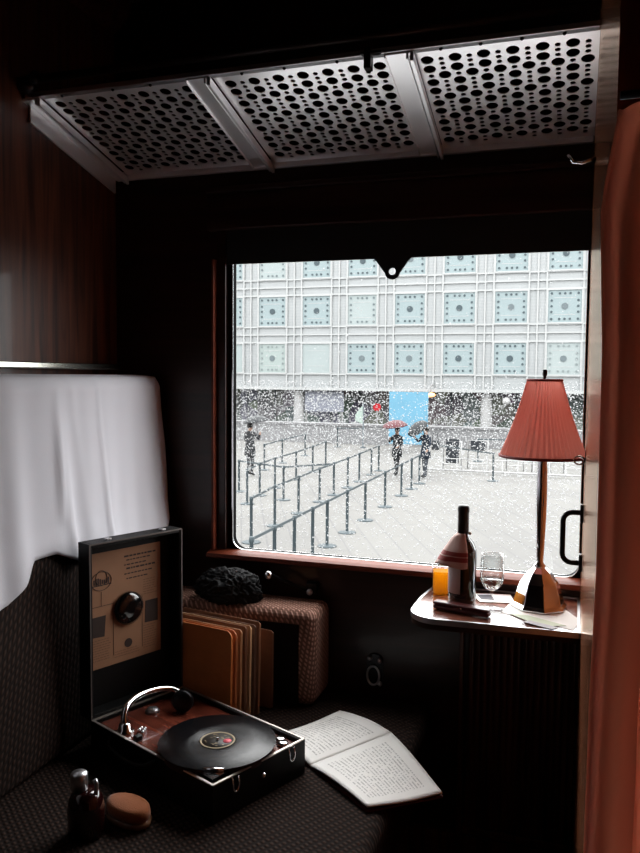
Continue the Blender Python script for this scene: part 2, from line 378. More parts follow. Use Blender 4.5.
bm = bmesh.new(); box(bm, -1.270, -1.255, -.2, 1.95, 1.310, 1.327); obj('rod', bm, M['brass'], rl, bevel=.004, seg=4)
for y in (.3, 1.1, 1.9):
    bm = bmesh.new(); box(bm, -1.2995, -1.271, y-.008, y+.008, 1.312, 1.324); obj('bracket', bm, M['brass'], rl, bevel=.002)

# headrest cloth: over the seat back top, hanging in front
prof_b = [(.2, .80), (1.0, .80), (1.15, .795), (1.284, .822), (1.336, .852), (1.379, .893), (1.45, .893), (1.537, .852), (1.729, .844), (1.87, .852), (1.928, .863), (1.968, .888)]
def low(y):
    for (a, za), (b, zb) in zip(prof_b, prof_b[1:]):
        if a <= y <= b: return za+(zb-za)*(y-a)/(b-a)
    return prof_b[-1][1]
def seat_x(z):
    t = [(.44, -1.075), (.70, -1.085), (.95, -1.125), (1.20, -1.148), (1.268, -1.150), (1.294, -1.166)]
    for (a, xa), (b, xb) in zip(t, t[1:]):
        if z <= b: return xa+(xb-xa)*(z-a)/(b-a)
    return t[-1][1]
def cloth_fn(u, v):
    # v: 0 back of the top .. 1 hem
    yr = .2+u*1.767
    z0 = 1.293
    if v < .12: x = -1.285+.119*(v/.12); z = z0+.004*math.sin(v/.12*PI); t = 0
    else:
        t = (v-.12)/.88
        yend = [1.967, 1.975, 1.985, 1.983, 1.966]; k = min(3, int(t*4)); f = t*4-k; ye = yend[k]*(1-f)+yend[k+1]*f
        yr = .2+u*(ye-.2)
        z = z0-.002+(low(yr)-z0)*t
        x = seat_x(z)+.006
    d = math.sin(yr*34+1.7*math.sin(yr*9)+t*.9)*.0045 + math.sin(yr*71+2.1*t)*.0015
    if yr > 1.15:
        d += .011*math.exp(-((yr-(1.505-.03*t))/.012)**2)*math.sin(min(1, t*1.2)*PI) + .009*math.exp(-((yr-1.56-.03*t)/.016)**2)*math.exp(-t*2.5)
        d += .014*t*math.exp(-((yr-1.515)/.02)**2)
        d += .006*math.exp(-((yr-1.665)/.006)**2)
    return (x+(.004+d*(.25+t)), yr, z)
bm = bmesh.new(); grid(bm, 220, 50, cloth_fn)
hc = obj('headrest_cloth', bm, M['linen'], smooth=True); tag(hc, 'white linen headrest cloth draped over the seat back', 'cloth')
so = hc.modifiers.new('s', 'SOLIDIFY'); so.thickness = .0012

# ================================================================== curtain on the right
def xl(z):
    t = [(0, .012), (.94, .0165), (1.06, .017), (1.143, .019), (1.32, .018), (1.43, .014), (1.50, .019), (1.56, .024)]
    for (a, xa), (b, xb) in zip(t, t[1:]):
        if z <= b: return xa+(xb-xa)*(z-a)/(b-a)
    return t[-1][1]
def cur_fn(u, v):
    z = .02+1.475*v
    top = max(0, (z-1.25)/.25)
    e = xl(z)
    w_ = u*.15
    ph = w_/.15*2*PI*3.6 + 1.3*math.sin(z*2.1) + .5*math.sin(z*5.3)
    amp = (.021+.008*math.sin(w_*60+z))*(1-.55*top)*min(1, .35+u*5)
    y = .60+.02*math.sin(z*1.7)+amp*math.cos(ph) + .004*math.sin(w_*190+z*4)
    x = e+w_*(1-.25*top)+.022*max(0, top-.7) - .006*math.sin(ph)*min(1, u*8) + .006*(1-math.cos(min(u*14, PI)))*0
    return (x, y, z)
bm = bmesh.new(); grid(bm, 150, 60, cur_fn)
ct = thing('curtain', 'terracotta curtain hanging at the right edge beside the varnished partition', 'curtain')
cc = obj('curtain_cloth', bm, M['curtain'], ct, smooth=True); so = cc.modifiers.new('s', 'SOLIDIFY'); so.thickness = .001
bm = bmesh.new(); tube(bm, [(.024, .60, 1.50), (.198, .60, 1.50)], .003, 10); obj('curtain_rod', bm, M['blackmetal'], ct)

# ================================================================== table and what stands on it
TZ = .755
tb = thing('folding_table', 'small window table with wooden top and metal rim under the lamp', 'table')
out = [(.0250, 1.985), (-.336, 1.985), (-.350, 1.86)] + [(-.286+.066*math.cos(a), 1.762+.066*math.sin(a)) for a in [PI*1.0+PI/2*i/8 for i in range(9)]] + [(.0250, 1.708)]
def inset(P, d):
    n = len(P); R = []
    for i in range(n):
        a, b, c = Vector(P[i-1]), Vector(P[i]), Vector(P[(i+1) % n])
        n1 = Vector((-(b-a).y, (b-a).x)).normalized(); n2 = Vector((-(c-b).y, (c-b).x)).normalized(); q = (n1+n2).normalized()
        R.append(tuple(b+q*d/max(.4, q.dot(n1))))
    return R
inn = inset(out, .006)
bm = bmesh.new(); prism(bm, inn, 'z', TZ-.022, TZ-.001); obj('tabletop', bm, M['tabletop'], tb)
rim = flat_with_holes('metal_rim', [out, inn], .013, M['steel'], tb); rim.location = (0, 0, TZ-.006)
ui = inset(out, .0015); un = flat_with_holes('under_edge', [ui, inn], .012, M['mahogany_wall'], tb); un.location = (0, 0, TZ-.019)
bv = rim.modifiers.new('b', 'BEVEL'); bv.width = .003; bv.segments = 2; bv.limit_method = 'ANGLE'
bm = bmesh.new(); box(bm, -.33, .026, 1.955, 1.997, .70, .732); obj('wall_bracket', bm, M['mahogany_wall'], tb, bevel=.003)

def lamp():
    t = thing('table_lamp', 'chrome table lamp with pleated pink shade by the window', 'lamp', (-.069, 1.878, TZ))
    bm = bmesh.new()
    lathe(bm, [(.0, 0), (.066, 0), (.067, .004), (.060, .012), (.054, .035), (.045, .060), (.028, .084), (.013, .097), (0, .098)], 8, a0=.25, a1=.25+2*PI)
    for f in bm.faces: f.smooth = False
    obj('base', bm, M['chrome'], t, bevel=.0012)
    bm = bmesh.new()
    lathe(bm, [(.0, .094), (.013, .094), (.015, .10), (.009, .106), (.0085, .112), (.0105, .16), (.0125, .22), (.013, .27), (.012, .33), (.0085, .375), (.010, .38), (.0, .382)], 28)
    obj('stem', bm, M['chrome'], t)
    bm = bmesh.new(); lathe(bm, [(0, .38), (.004, .38), (.004, .535), (0, .535)], 12)
    for a in range(3): tube(bm, [(0, 0, .532), (.038*math.cos(a*2.1), .038*math.sin(a*2.1), .532)], .0016, 6)
    obj('shade_carrier', bm, M['steel'], t)
    N = 64*6
    def sh(u, v):
        a = u*2*PI; r = .097-(.097-.0385)*v - .004*math.sin(v*PI)
        ph = (u*46+.25*math.sin(u*31)) % 1.0; pl_ = abs(ph-.5)*2
        r += (.0062*(pl_-.5))*(1-.25*v) + .0006*math.sin(u*2*PI*9)
        return (r*math.cos(a), r*math.sin(a), .361+.176*v)
    bm = bmesh.new(); grid(bm, N, 10, sh); bmesh.ops.remove_doubles(bm, verts=bm.verts, dist=1e-6)
    s = obj('lamp_shade', bm, translucent('pink_silk', srgb(226, 152, 138), .45), t, smooth=True); plabel(s, 'dusty pink pleated lampshade')
    for (r, z, w_) in ((.0985, .360, .0035), (.039, .538, .003)):
        bm = bmesh.new(); tube(bm, [(r*math.cos(i*PI/24), r*math.sin(i*PI/24), z) for i in range(48)], w_, 8, closed=True)
        obj('shade_trim', bm, mat('shade_braid', srgb(128, 48, 46), .8), t)
    bm = bmesh.new(); lathe(bm, [(0, .532), (.0045, .534), (.003, .545), (.0055, .550), (.0055, .562), (0, .564)], 14); obj('finial', bm, M['blackmetal'], t)
lamp()

def bottle():
    t = thing('wine_bottle', 'dark glass wine bottle with striped paper collar on the table', 'bottle', (-.2455, 1.842, TZ))
    bm = bmesh.new()
    lathe(bm, [(0, .003), (.028, 0), (.033, .004), (.0335, .02), (.0335, .115), (.032, .132), (.026, .148), (.016, .160), (.0125, .168), (.0122, .205), (.0122, .232), (0, .234)], 36)
    obj('glass_body', bm, mat('dark_green_glass', srgb(10, 14, 9), .06, coat=.5), t)
    bm = bmesh.new(); lathe(bm, [(.0128, .172), (.0134, .174), (.0134, .222), (.0142, .224), (.0142, .232), (.013, .238), (0, .239)], 28)
    obj('foil_capsule', bm, mat('black_foil', srgb(18, 17, 20), .35), t)
    bm = bmesh.new(); lathe(bm, [(.0338, .030), (.0340, .030), (.0340, .105), (.0338, .105)], 20, a0=PI*.95, a1=PI*1.50)
    plabel(obj('bottle_label', bm, mat('cream_label', srgb(190, 174, 172), .6), t), 'cream bottle label')
    # paper collar: a flared fan around the shoulder, open towards the right
    m, tt, b = nodes_of('striped_paper'); n = tt.nodes; L = tt.links
    tcn = n.new('ShaderNodeTexCoord'); sp = n.new('ShaderNodeSeparateXYZ'); L.new(tcn.outputs['Object'], sp.inputs[0])
    r = n.new('ShaderNodeValToRGB'); r.color_ramp.interpolation = 'CONSTANT'; e = r.color_ramp.elements
    mr = n.new('ShaderNodeMapRange'); mr.inputs[1].default_value = .085; mr.inputs[2].default_value = .175; L.new(sp.outputs[2], mr.inputs[0]); L.new(mr.outputs[0], r.inputs[0])
    W_ = srgb(206, 168, 158); R_ = srgb(150, 52, 48)
    e[0].position = 0; e[0].color = W_; e[1].position = .24; e[1].color = R_
    for p_, c_ in ((.36, W_), (.39, R_), (.50, W_)):
        q = e.new(p_); q.color = c_
    L.new(r.outputs[0], b.inputs['Base Color']); b.inputs['Roughness'].default_value = .6
    def col(u, v):
        a = PI*.70+u*PI*.95; s = math.sin(u*PI)
        z = .172-.078*v-.012*v*math.sin(u*9)*.3
        rr = .0150+(.0205+.020*max(0, math.cos(a-PI*1.02))**2)*v**.8
        rr = max(rr, .0150 if z > .165 else (.036 if z < .13 else .018+(.165-z)*.5))
        return (rr*math.cos(a)-.012*v*max(0, math.cos(a-PI)), rr*math.sin(a), z)
    bm = bmesh.new(); grid(bm, 24, 12, col); o = obj('paper_collar', bm, m, t, smooth=True)
    so = o.modifiers.new('s', 'SOLIDIFY'); so.thickness = .0006
    bm = bmesh.new(); bmesh.ops.create_uvsphere(bm, u_segments=8, v_segments=6, radius=.004, matrix=Matrix.Translation((.0165, -.004, .172))); obj('collar_knot', bm, mat('cream_ribbon', srgb(210, 190, 170), .7), t)
bottle()

GL = glassy('clear_glass', (.97, .98, .98, 1), .05)
def wine_glass():
    t = thing('wine_glass', 'clear stemmed wine glass standing right of the bottle', 'glass', (-.173, 1.815, TZ))
    bm = bmesh.new(); pr = [(.0035, .045), (.012, .049), (.022, .058), (.0275, .072), (.0285, .09), (.027, .115), (.0255, .132)]
    lathe(bm, pr+[(r-.0012, z) for r, z in pr[::-1]], 32); obj('bowl', bm, GL, t)
    bm = bmesh.new(); lathe(bm, [(0, .001), (.029, .001), (.029, .003), (.008, .006), (.0035, .012), (.003, .044), (0, .046)], 32); obj('stem_foot', bm, GL, t)
    bm = bmesh.new(); lathe(bm, [(0, .050), (.011, .0505), (.0205, .0588), (.0258, .071), (.026, .0735), (0, .0735)], 32)
    obj('wine', bm, glassy('pale_wine', (.90, .89, .86, 1), .10), t)
wine_glass()
def tumbler():
    t = thing('whisky_glass', 'small tumbler of amber drink behind the dark bottle', 'glass', (-.309, 1.918, TZ), .2)
    bm = bmesh.new(); R0, R1 = .0205, .022
    for z0, z1, g in ((0, .065, 0),):
        o_ = rrect(-R1, R1, -R1, R1, .006, 4); i_ = rrect(-R1+.002, R1-.002, -R1+.002, R1-.002, .005, 4)
    o = flat_with_holes('glass_body', [o_, i_], .068, GL, t); o.location = (0, 0, .034)
    bm = bmesh.new(); prism(bm, rrect(-R1+.003, R1-.003, -R1+.003, R1-.003, .005, 4), 'z', .002, .056)
    obj('whisky', bm, translucent('amber_liquid', srgb(246, 190, 40), .75), t)
tumbler()
cs = thing('spectacle_case', 'slim dark maroon case lying in front of the wine bottle', 'case', (-.2355, 1.768, TZ), math.atan2(-.033, .133))
MR = mat('maroon_leather', srgb(74, 26, 26), .3, coat=.3)
boxo('case_body', (-.068, .068, -.012, .012, .0005, .012), MR, cs, bevel=.005, seg=4)
boxo('case_flap', (-.068, .068, -.0125, .0125, .0122, .019), MR, cs, bevel=.004, seg=4)
bm = bmesh.new(); bmesh.ops.create_uvsphere(bm, u_segments=10, v_segments=8, radius=.0022, matrix=Matrix.Translation((.004, -.0135, .012))); obj('clasp', bm, M['brass'], cs)
def card(name, label, pts, z, m, cat='card', extra=None):
    bm = bmesh.new(); prism(bm, pts, 'z', z, z+.0008); o = obj(name, bm, m)
    return tag(o, label, cat)
c1 = card('picture_card', 'white card with dark picture behind the wine glass', [(-.232, 1.93), (-.205, 1.865), (-.125, 1.885), (-.140, 1.955)], TZ+.0003, M['paper'])
bm = bmesh.new(); prism(bm, [(-.220, 1.925), (-.204, 1.885), (-.172, 1.892), (-.186, 1.934)], 'z', TZ+.0012, TZ+.0015); obj('dark_picture', bm, mat('dark_print', srgb(60, 58, 66), .5), c1)
c2 = card('loose_paper', 'white sheet under the lamp base with a fold', [(-.150, 1.80), (.010, 1.725), (.026, 1.80), (-.02, 1.90), (-.13, 1.91)], TZ-.0008, M['paper'], 'paper')
c3 = card('green_leaflet', 'pale leaflet with green edge in front of the lamp', [(-.128, 1.792), (-.055, 1.722), (-.005, 1.748), (-.09, 1.795)], TZ+.0004, mat('green_leaflet_paper', srgb(196, 206, 180), .6), 'leaflet')
c4 = card('folded_receipt', 'grey folded slip at the table front near the partition', [(-.10, 1.742), (-.035, 1.708), (-.018, 1.724), (-.08, 1.754)], TZ+.0015, mat('grey_slip', srgb(184, 182, 186), .6), 'paper')

# ================================================================== gramophone (local x = towards the clasps, y = across)
U = Vector((.921, -.389, 0)).normalized(); GA = math.atan2(U.y, U.x)
BL, BW, BZ, BT = .419, .262, .437, .512
h = BT-BZ
gr = thing('portable_gramophone', 'open black portable gramophone with record on the seat', 'gramophone', (-1.023, 1.455, BZ), GA)
bm = bmesh.new(); t_ = .009
box(bm, 0, BL, 0, BW, 0, .008)
box(bm, 0, BL, 0, t_, .008, h); box(bm, 0, BL, BW-t_, BW, .008, h); box(bm, 0, t_, t_, BW-t_, .008, h); box(bm, BL-t_, BL, t_, BW-t_, .008, h)
obj('case', bm, M['black'], gr)
e_ = flat_with_holes('edge_trim', [rrect(0, BL, 0, BW, .003, 2), rrect(.005, BL-.005, .005, BW-.005, .002, 2)], .003, mat('nickel_edge', (.55, .50, .45, 1), .35, .8), gr); e_.location = (0, 0, h+.001)
boxo('motor_board', (t_, BL-t_, t_, BW-t_, h-.018, h-.008), M['motorboard'], gr, bevel=0)
RC = (.300, .116)
bm = bmesh.new(); lathe(bm, [(0, h-.008), (.118, h-.008), (.12, h-.004), (.12, h+.006), (.118, h+.009), (0, h+.009)], 64, *RC); obj('turntable', bm, mat('turntable_plum_felt', srgb(50, 22, 20), .8), gr)
# record on the platter: a thing of its own
m, tt, b = nodes_of('shellac'); n = tt.nodes; L = tt.links
tcn = n.new('ShaderNodeTexCoord'); wv = n.new('ShaderNodeTexWave'); wv.wave_type = 'RINGS'; wv.rings_direction = 'Z'; wv.inputs['Scale'].default_value = 130
L.new(tcn.outputs['Object'], wv.inputs['Vector']); bp = n.new('ShaderNodeBump'); bp.inputs['Strength'].default_value = .25; bp.inputs['Distance'].default_value = .0008
L.new(wv.outputs['Fac'], bp.inputs['Height']); L.new(bp.outputs[0], b.inputs['Normal'])
b.inputs['Base Color'].default_value = (.006, .006, .007, 1); b.inputs['Roughness'].default_value = .22; b.inputs['Specular IOR Level'].default_value = .35
b.inputs['Anisotropic'].default_value = .85
tg = n.new('ShaderNodeTangent'); tg.direction_type = 'RADIAL'; tg.axis = 'Z'; L.new(tg.outputs[0], b.inputs['Tangent'])
M['shellac'] = m
cpos = Matrix.Rotation(GA, 3, 'Z') @ Vector((RC[0], RC[1], 0)) + Vector((-1.023, 1.455, 0))
rec = thing('gramophone_record', 'black shellac disc with patterned label on the gramophone turntable', 'record', (cpos.x, cpos.y, BZ+h+.0095), 0)
bm = bmesh.new(); lathe(bm, [(.0035, 0), (.124, 0), (.125, .001), (.124, .0022), (.042, .0022), (.040, .0016), (.0035, .0016), (.0035, 0)], 96); obj('disc', bm, M['shellac'], rec)
bm = bmesh.new(); lathe(bm, [(.0035, .0017), (.0355, .0017), (.0355, .0021), (.0035, .0021)], 48); obj('paper_label', bm, mat('black_gold_label', srgb(40, 34, 28), .5), rec)
bm = bmesh.new(); lathe(bm, [(.0335, .0022), (.0375, .0022), (.0375, .0026), (.0335, .0026), (.0335, .0022)], 48); obj('label_ring', bm, mat('gold_ring', srgb(168, 150, 118), .5), rec)
bm = bmesh.new()
rr = random.Random(3)
for k in range(26):
    a = rr.uniform(-3.0, 3.0); r = rr.uniform(.012, .028); x, y = r*math.cos(a), r*math.sin(a)
    lx, ly = rr.uniform(.002, .007), rr.uniform(.001, .0025)
    box(bm, x-lx/2, x+lx/2, y-ly/2, y+ly/2, .0022, .0025)
obj('label_print', bm, mat('gold_print', srgb(150, 132, 100), .5), rec)
bm = bmesh.new(); lathe(bm, [(0, .0022), (.009, .0022), (.009, .0027), (0, .0027)], 16, .021, .004); obj('label_stamp', bm, mat('pink_stamp', srgb(232, 96, 110), .5), rec)
bm = bmesh.new(); lathe(bm, [(0, 0), (.003, 0), (.003, .006), (.0015, .0085), (0, .009)], 12); o = obj('spindle', bm, M['chrome'], gr); o.location = (RC[0], RC[1], h+.009)
# tone arm
zb = h-.008
bm = bmesh.new(); lathe(bm, [(0, 0), (.022, 0), (.022, .004), (.014, .008), (.013, .02), (.0, .022)], 28, .088, .030); o = obj('tonearm_base', bm, M['chrome'], gr); o.location.z = zb
P3 = [(.088, .030, .014), (.080, .034, .032), (.070, .048, .046), (.058, .075, .052), (.050, .110, .053), (.052, .150, .051), (.062, .180, .045), (.085, .196, .034)]
def smooth_path(P, n=6):
    P = [Vector(p) for p in P]; R = []
    for i in range(len(P)-1):
        a, b, c, d = P[max(i-1, 0)], P[i], P[i+1], P[min(i+2, len(P)-1)]
        for k in range(n):
            t = k/n; R.append(.5*((2*b)+(c-a)*t+(2*a-5*b+4*c-d)*t*t+(3*b-a-3*c+d)*t**3))
    return R+[P[-1]]
sp_ = smooth_path(P3)
bm = bmesh.new(); tube(bm, sp_, [.0080-.0022*i/len(sp_) for i in range(len(sp_))], 16); o = obj('tone_arm', bm, M['chrome'], gr); o.location.z = zb
bm = bmesh.new(); lathe(bm, [(0, -.008), (.020, -.008), (.026, -.005), (.026, .005), (.020, .008), (.006, .009), (0, .009)], 32); o = obj('sound_box', bm, M['blackmetal'], gr); o.location = (.103, .180, zb+.027); o.rotation_euler = (PI/2, .2, .6)
bm = bmesh.new(); lathe(bm, [(0, 0), (.017, 0), (.017, .003), (.012, .009), (.0, .010)], 24, .048, .135); o = obj('needle_cup', bm, M['steel'], gr); o.location.z = zb
for (x, y) in ((.112, .052), (.121, .058), (.116, .064), (.126, .05), (.108, .06)):
    bm = bmesh.new(); lathe(bm, [(0, 0), (.004, 0), (.004, .006), (.002, .009), (0, .009)], 12, x, y); o = obj('screw', bm, M['chrome'], gr); o.location.z = zb
bm = bmesh.new(); box(bm, .135, .150, .018, .034, 0, .012); o = obj('speed_lever', bm, M['blackmetal'], gr, bevel=.002); o.location.z = zb
bm = bmesh.new()
for (x, y) in ((.390, .222), (.372, .232)): lathe(bm, [(0, 0), (.012, 0), (.012, .006), (.009, .008), (0, .008)], 20, x, y)
o = obj('needle_pots', bm, M['chrome'], gr); o.location.z = zb
bm = bmesh.new(); prism(bm, [(.404, .012), (.404, .060), (.360, .012)], 'z', 0, .008); tube(bm, [(.37, .018, .012), (.40, .045, .012)], .004, 8)
o = obj('corner_needle_box', bm, M['chrome'], gr); o.location.z = zb+.006
# clasps, lock, strap handle
for y in (.055, .215):
    bm = bmesh.new(); tube(bm, smooth_path([(.003, y-.008, h+.001), (.006, y-.008, h-.012), (.006, y-.007, h-.023), (.006, y, h-.029), (.006, y+.007, h-.023), (.006, y+.008, h-.012), (.003, y+.008, h-.002)], 4), .0021, 8)
    o = obj('clasp', bm, M['chrome'], gr); o.location.x = BL
bm = bmesh.new(); bmesh.ops.create_uvsphere(bm, u_segments=12, v_segments=8, radius=.006); o = obj('lock', bm, M['chrome'], gr); o.location = (BL, .135, h-.03)
bm = bmesh.new(); tube(bm, smooth_path([(.085, 0, h-.012), (.090, -.012, h-.024), (.15, -.018, h-.032), (.21, -.016, h-.026), (.235, -.004, h-.014), (.240, 0, h-.012)], 5), .005, 10); plabel(obj('carrying_handle', bm, M['black'], gr), 'black strap handle on the long side')
# lid
LH, LT = .405, .045
ld = bpy.data.objects.new('lid', None); C.objects.link(ld); ld.parent = gr; ld.location = (0, 0, h)
bm = bmesh.new()
box(bm, -LT, -LT+.006, 0, BW, 0, LH)
box(bm, -LT+.006, 0, 0, .008, 0, LH); box(bm, -LT+.006, 0, BW-.008, BW, 0, LH)
box(bm, -LT+.006, 0, .008, BW-.008, LH-.010, LH); box(bm, -LT+.006, 0, .008, BW-.008, 0, .010)
obj('lid_shell', bm, M['black'], ld, bevel=.0015)
ln = flat_with_holes('lid_edge', [rrect(0, BW, 0, LH, .003, 2), rrect(.003, BW-.003, .003, LH-.003, .002, 2)], .002, mat('lid_edge_metal', (.14, .12, .11, 1), .5, .6), ld)
ln.matrix_local = Matrix(((0, 0, 1, .001), (1, 0, 0, 0), (0, 1, 0, 0), (0, 0, 0, 1)))
AP = mat('aged_paper', srgb(150, 108, 78), .75, var=.18, scale=14)
PX = -LT+.0075
bm = bmesh.new(); box(bm, PX-.001, PX, .012, .224, .098, .372); pp = obj('instruction_sheet', bm, AP, ld); plabel(pp, 'aged brown instruction sheet pasted inside the lid')
INK = mat('brown_ink', srgb(48, 30, 22), .7); FADE = mat('faded_ink', srgb(112, 78, 54), .7)
bm = bmesh.new()
def quad(bm, y0, y1, z0, z1, sk=0): box(bm, PX+.0002, PX+.0006, y0, y1, z0, z1)
# emblem oval with a word-like band
emb = [(PX+.0006, .055+.027*math.cos(a*PI/16), .305+.022*math.sin(a*PI/16)) for a in range(32)]; tube(bm, emb, .0008, 4, closed=True)
emb = [(PX+.0006, .055+.015*math.cos(a*PI/16), .312+.018*math.sin(a*PI/16)) for a in range(32)]; tube(bm, emb, .0007, 4, closed=True)
yy = .034
for k in range(8):
    quad(bm, yy, yy+.0035, .298-.001*(k % 2), .310+.003*math.sin(k)); yy += .0055
quad(bm, .030, .082, .294, .2965)
for k, z in enumerate((.350, .341, .330, .320, .308, .296)):
    y = .118+.006*(k % 2)
    while y < .205-.012*(k % 3):
        l = rr.uniform(.004, .013); quad(bm, y, y+l, z, z+(.004 if k in (0, 3) else .0028)); y += l+.0025
quad(bm, .016, .088, .245, .2462); quad(bm, .054, .055, .245, .28); quad(bm, .086, .0868, .12, .25); quad(bm, .168, .1688, .12, .25)
obj('printed_lettering', bm, INK, pp)
for P_ in ([(.026, .175), (.031, .222), (.066, .222), (.062, .172)], [(.176, .178), (.178, .232), (.215, .232), (.215, .176)], arc(.128, .140, .011, 0, 2*PI*15/16, 15)):
    bm = bmesh.new(); prism(bm, P_, 'x', PX+.0002, PX+.0007); obj('printed_picture', bm, INK, pp)
for (y0, y1, z0, z1) in ((.02, .082, .112, .165), (.09, .165, .110, .125), (.172, .215, .11, .17), (.172, .215, .245, .285)):
    z = z1; bm = bmesh.new()
    while z > z0:
        y = y0
        while y < y1-.01:
            l = rr.uniform(.004, .01); quad(bm, y, min(y+l, y1), z, z+.0014); y += l+.002
        z -= .006
    obj('small_print', bm, FADE, pp)
bm = bmesh.new(); lathe(bm, [(0, 0), (.040, 0), (.040, .006), (.030, .012), (.010, .014), (0, .014)], 40)
o = obj('lid_dish', bm, mat('black_enamel', srgb(12, 12, 13), .12, coat=.8), ld); o.rotation_euler = (0, PI/2, 0); o.location = (PX+.0006, .128, .226)
for y in (.06, .215):
    bm = bmesh.new(); box(bm, -.024, -.010, y-.006, y+.006, LH, LH+.004); obj('lid_catch', bm, M['steel'], ld, bevel=.001)
for y in (.05, .21):
    bm = bmesh.new(); tube(bm, [(-.002, y-.015, 0), (-.002, y+.015, 0)], .003, 8); obj('hinge', bm, M['steel'], ld)

# ================================================================== record sleeves between gramophone and armrest
SD = Vector((.982, -.187, 0)).normalized(); SA = math.atan2(SD.y, SD.x)
tones = [(196, 120, 60), (170, 104, 60), (186, 140, 100), (120, 78, 54), (206, 168, 130), (98, 66, 50), (150, 104, 74), (110, 72, 50)]
desc = ['orange brown record sleeve nearest the gramophone with worn edge', 'second record sleeve from the front, brown and torn at its top',
        'third record sleeve from the front, faded tan', 'fourth record sleeve from the front, dark brown', 'fifth record sleeve from the front, pale cream edged',
        'sixth record sleeve from the front, dark chocolate', 'seventh record sleeve from the front, mid brown', 'dim brown record sleeve at the back of the row, leaning at the armrest']
for k in range(8):
    off = .0155*k
    H = .240 - .002*(k % 3)
    R0 = Vector((-.776+.028*(off/.12), 1.668, BZ)) + Vector((.15*off, .98*off, 0))
    L_ = .247
    if k == 7: R0 = Vector((-.722, 1.806, BZ)); H = .205
    s = thing('record_sleeve', desc[k], 'record sleeve', R0-SD*L_, SA, 'old records standing in a row on the seat')
    lean = .05 if k < 7 else .03
    s.rotation_euler = (-lean*.5, 0, SA)
    r_ = .018
    def outline(n0=6, notch=False):
        return rrect(0, L_, .0, H, r_, 5)
    bm = bmesh.new()
    prism(bm, rrect(0, L_, 0, H, .016 if k < 2 else .006, 5), 'y', 0, .0012); prism(bm, rrect(0, L_, 0, H-.004, .016 if k < 2 else .006, 5), 'y', .0048, .006)
    box(bm, 0, .002, .0012, .0048, .004, H-.01); box(bm, .01, L_-.01, .0012, .0048, 0, .0015)
    bmesh.ops.translate(bm, verts=bm.verts, vec=(0, 0, .001+.006*(k % 2)*0))
    obj('paper_sleeve', bm, mat('sleeve_%d' % k, srgb(*tones[k]), .65, var=.25, scale=18, bump=.4, bscale=60), s)
    bm = bmesh.new(); lathe(bm, [(0, .0), (.117 if k < 7 else .1, .0), (.117 if k < 7 else .1, .0018), (0, .0018)], 48)
    o = obj('disc', bm, M['shellac'], s); o.rotation_euler = (-PI/2, 0, 0); o.location = (L_/2+.002, .0022, H/2 if H > .2451 else H/2)
    o.location.z = .1185+.0016 if k < 7 else .102

# ================================================================== things on the armrest
bm = bmesh.new(); bmesh.ops.create_icosphere(bm, subdivisions=6, radius=1)
for v in bm.verts:
    d = v.co.copy()
    n1 = noise.noise(d*1.8+Vector((3, 1, 2)))*.22; n2 = abs(noise.noise(d*4.2))*.26; n3 = abs(noise.noise(d*11))*.10
    k = 1+n1-n2+n3
    c = Vector((d.x*.092*k, d.y*.056*k, d.z*.060*k))
    if c.z < -.026 and c.y > -.035: c.z = -.026
    v.co = c
fh = obj('fur_hat', bm, mat('black_plush', srgb(9, 9, 11), .7, spec=.2, bump=.8, bscale=300), smooth=True); fh.location = (-.885, 1.895, .714)
tag(fh, 'crumpled black soft hat lying on top of the armrest', 'hat')
lv = thing('wall_lever', 'dark lever with two shiny knobs on the wall above the armrest', 'lever')
bm = bmesh.new(); tube(bm, [(-.786, 1.945, .752), (-.675, 1.972, .706)], .005, 10); obj('rod', bm, M['blackmetal'], lv)
bm = bmesh.new(); bmesh.ops.create_uvsphere(bm, u_segments=20, v_segments=12, radius=.012, matrix=Matrix.Translation((-.785, 1.935, .752))); obj('knob', bm, M['chrome'], lv, smooth=True)
bm = bmesh.new(); bmesh.ops.create_uvsphere(bm, u_segments=20, v_segments=12, radius=.009, matrix=Matrix.Translation((-.675, 1.962, .708))); obj('knob', bm, M['steel'], lv, smooth=True)
bm = bmesh.new(); box(bm, -.69, -.66, 1.975, 1.9995, .70, .73); obj('wall_plate', bm, M['blackmetal'], lv, bevel=.003)

# ================================================================== open music book
m, tt, b = nodes_of('printed_page'); n = tt.nodes; L = tt.links
tcn = n.new('ShaderNodeTexCoord'); sp = n.new('ShaderNodeSeparateXYZ'); L.new(tcn.outputs['UV'], sp.inputs[0])
def math_(op, a, b_=None, c=None):
    q = n.new('ShaderNodeMath'); q.operation = op
    for i, v in enumerate((a, b_, c)):
        if v is None: continue
        if isinstance(v, (int, float)): q.inputs[i].default_value = v
        else: L.new(v, q.inputs[i])
    return q.outputs[0]
u_, v_ = sp.outputs[0], sp.outputs[1]
line = math_('LESS_THAN', math_('FRACT', math_('MULTIPLY', v_, 24.0)), .42)
no = n.new('ShaderNodeTexNoise'); no.inputs['Scale'].default_value = 1; no.inputs['Detail'].default_value = 0
cm = n.new('ShaderNodeCombineXYZ'); L.new(math_('MULTIPLY', u_, 60.0), cm.inputs[0]); L.new(math_('MULTIPLY', math_('FLOOR', math_('MULTIPLY', v_, 24.0)), 7.3), cm.inputs[1]); L.new(cm.outputs[0], no.inputs['Vector'])
word = math_('GREATER_THAN', no.outputs[0], .47)
marg = math_('MULTIPLY', math_('MULTIPLY', math_('GREATER_THAN', u_, .12), math_('LESS_THAN', u_, .88)), math_('MULTIPLY', math_('GREATER_THAN', v_, .10), math_('LESS_THAN', v_, .86)))
ink = math_('MULTIPLY', math_('MULTIPLY', line, word), math_('MULTIPLY', marg, .5))
mx = n.new('ShaderNodeMix'); mx.data_type = 'RGBA'; mx.inputs[6].default_value = srgb(238, 236, 232); mx.inputs[7].default_value = srgb(70, 66, 64)
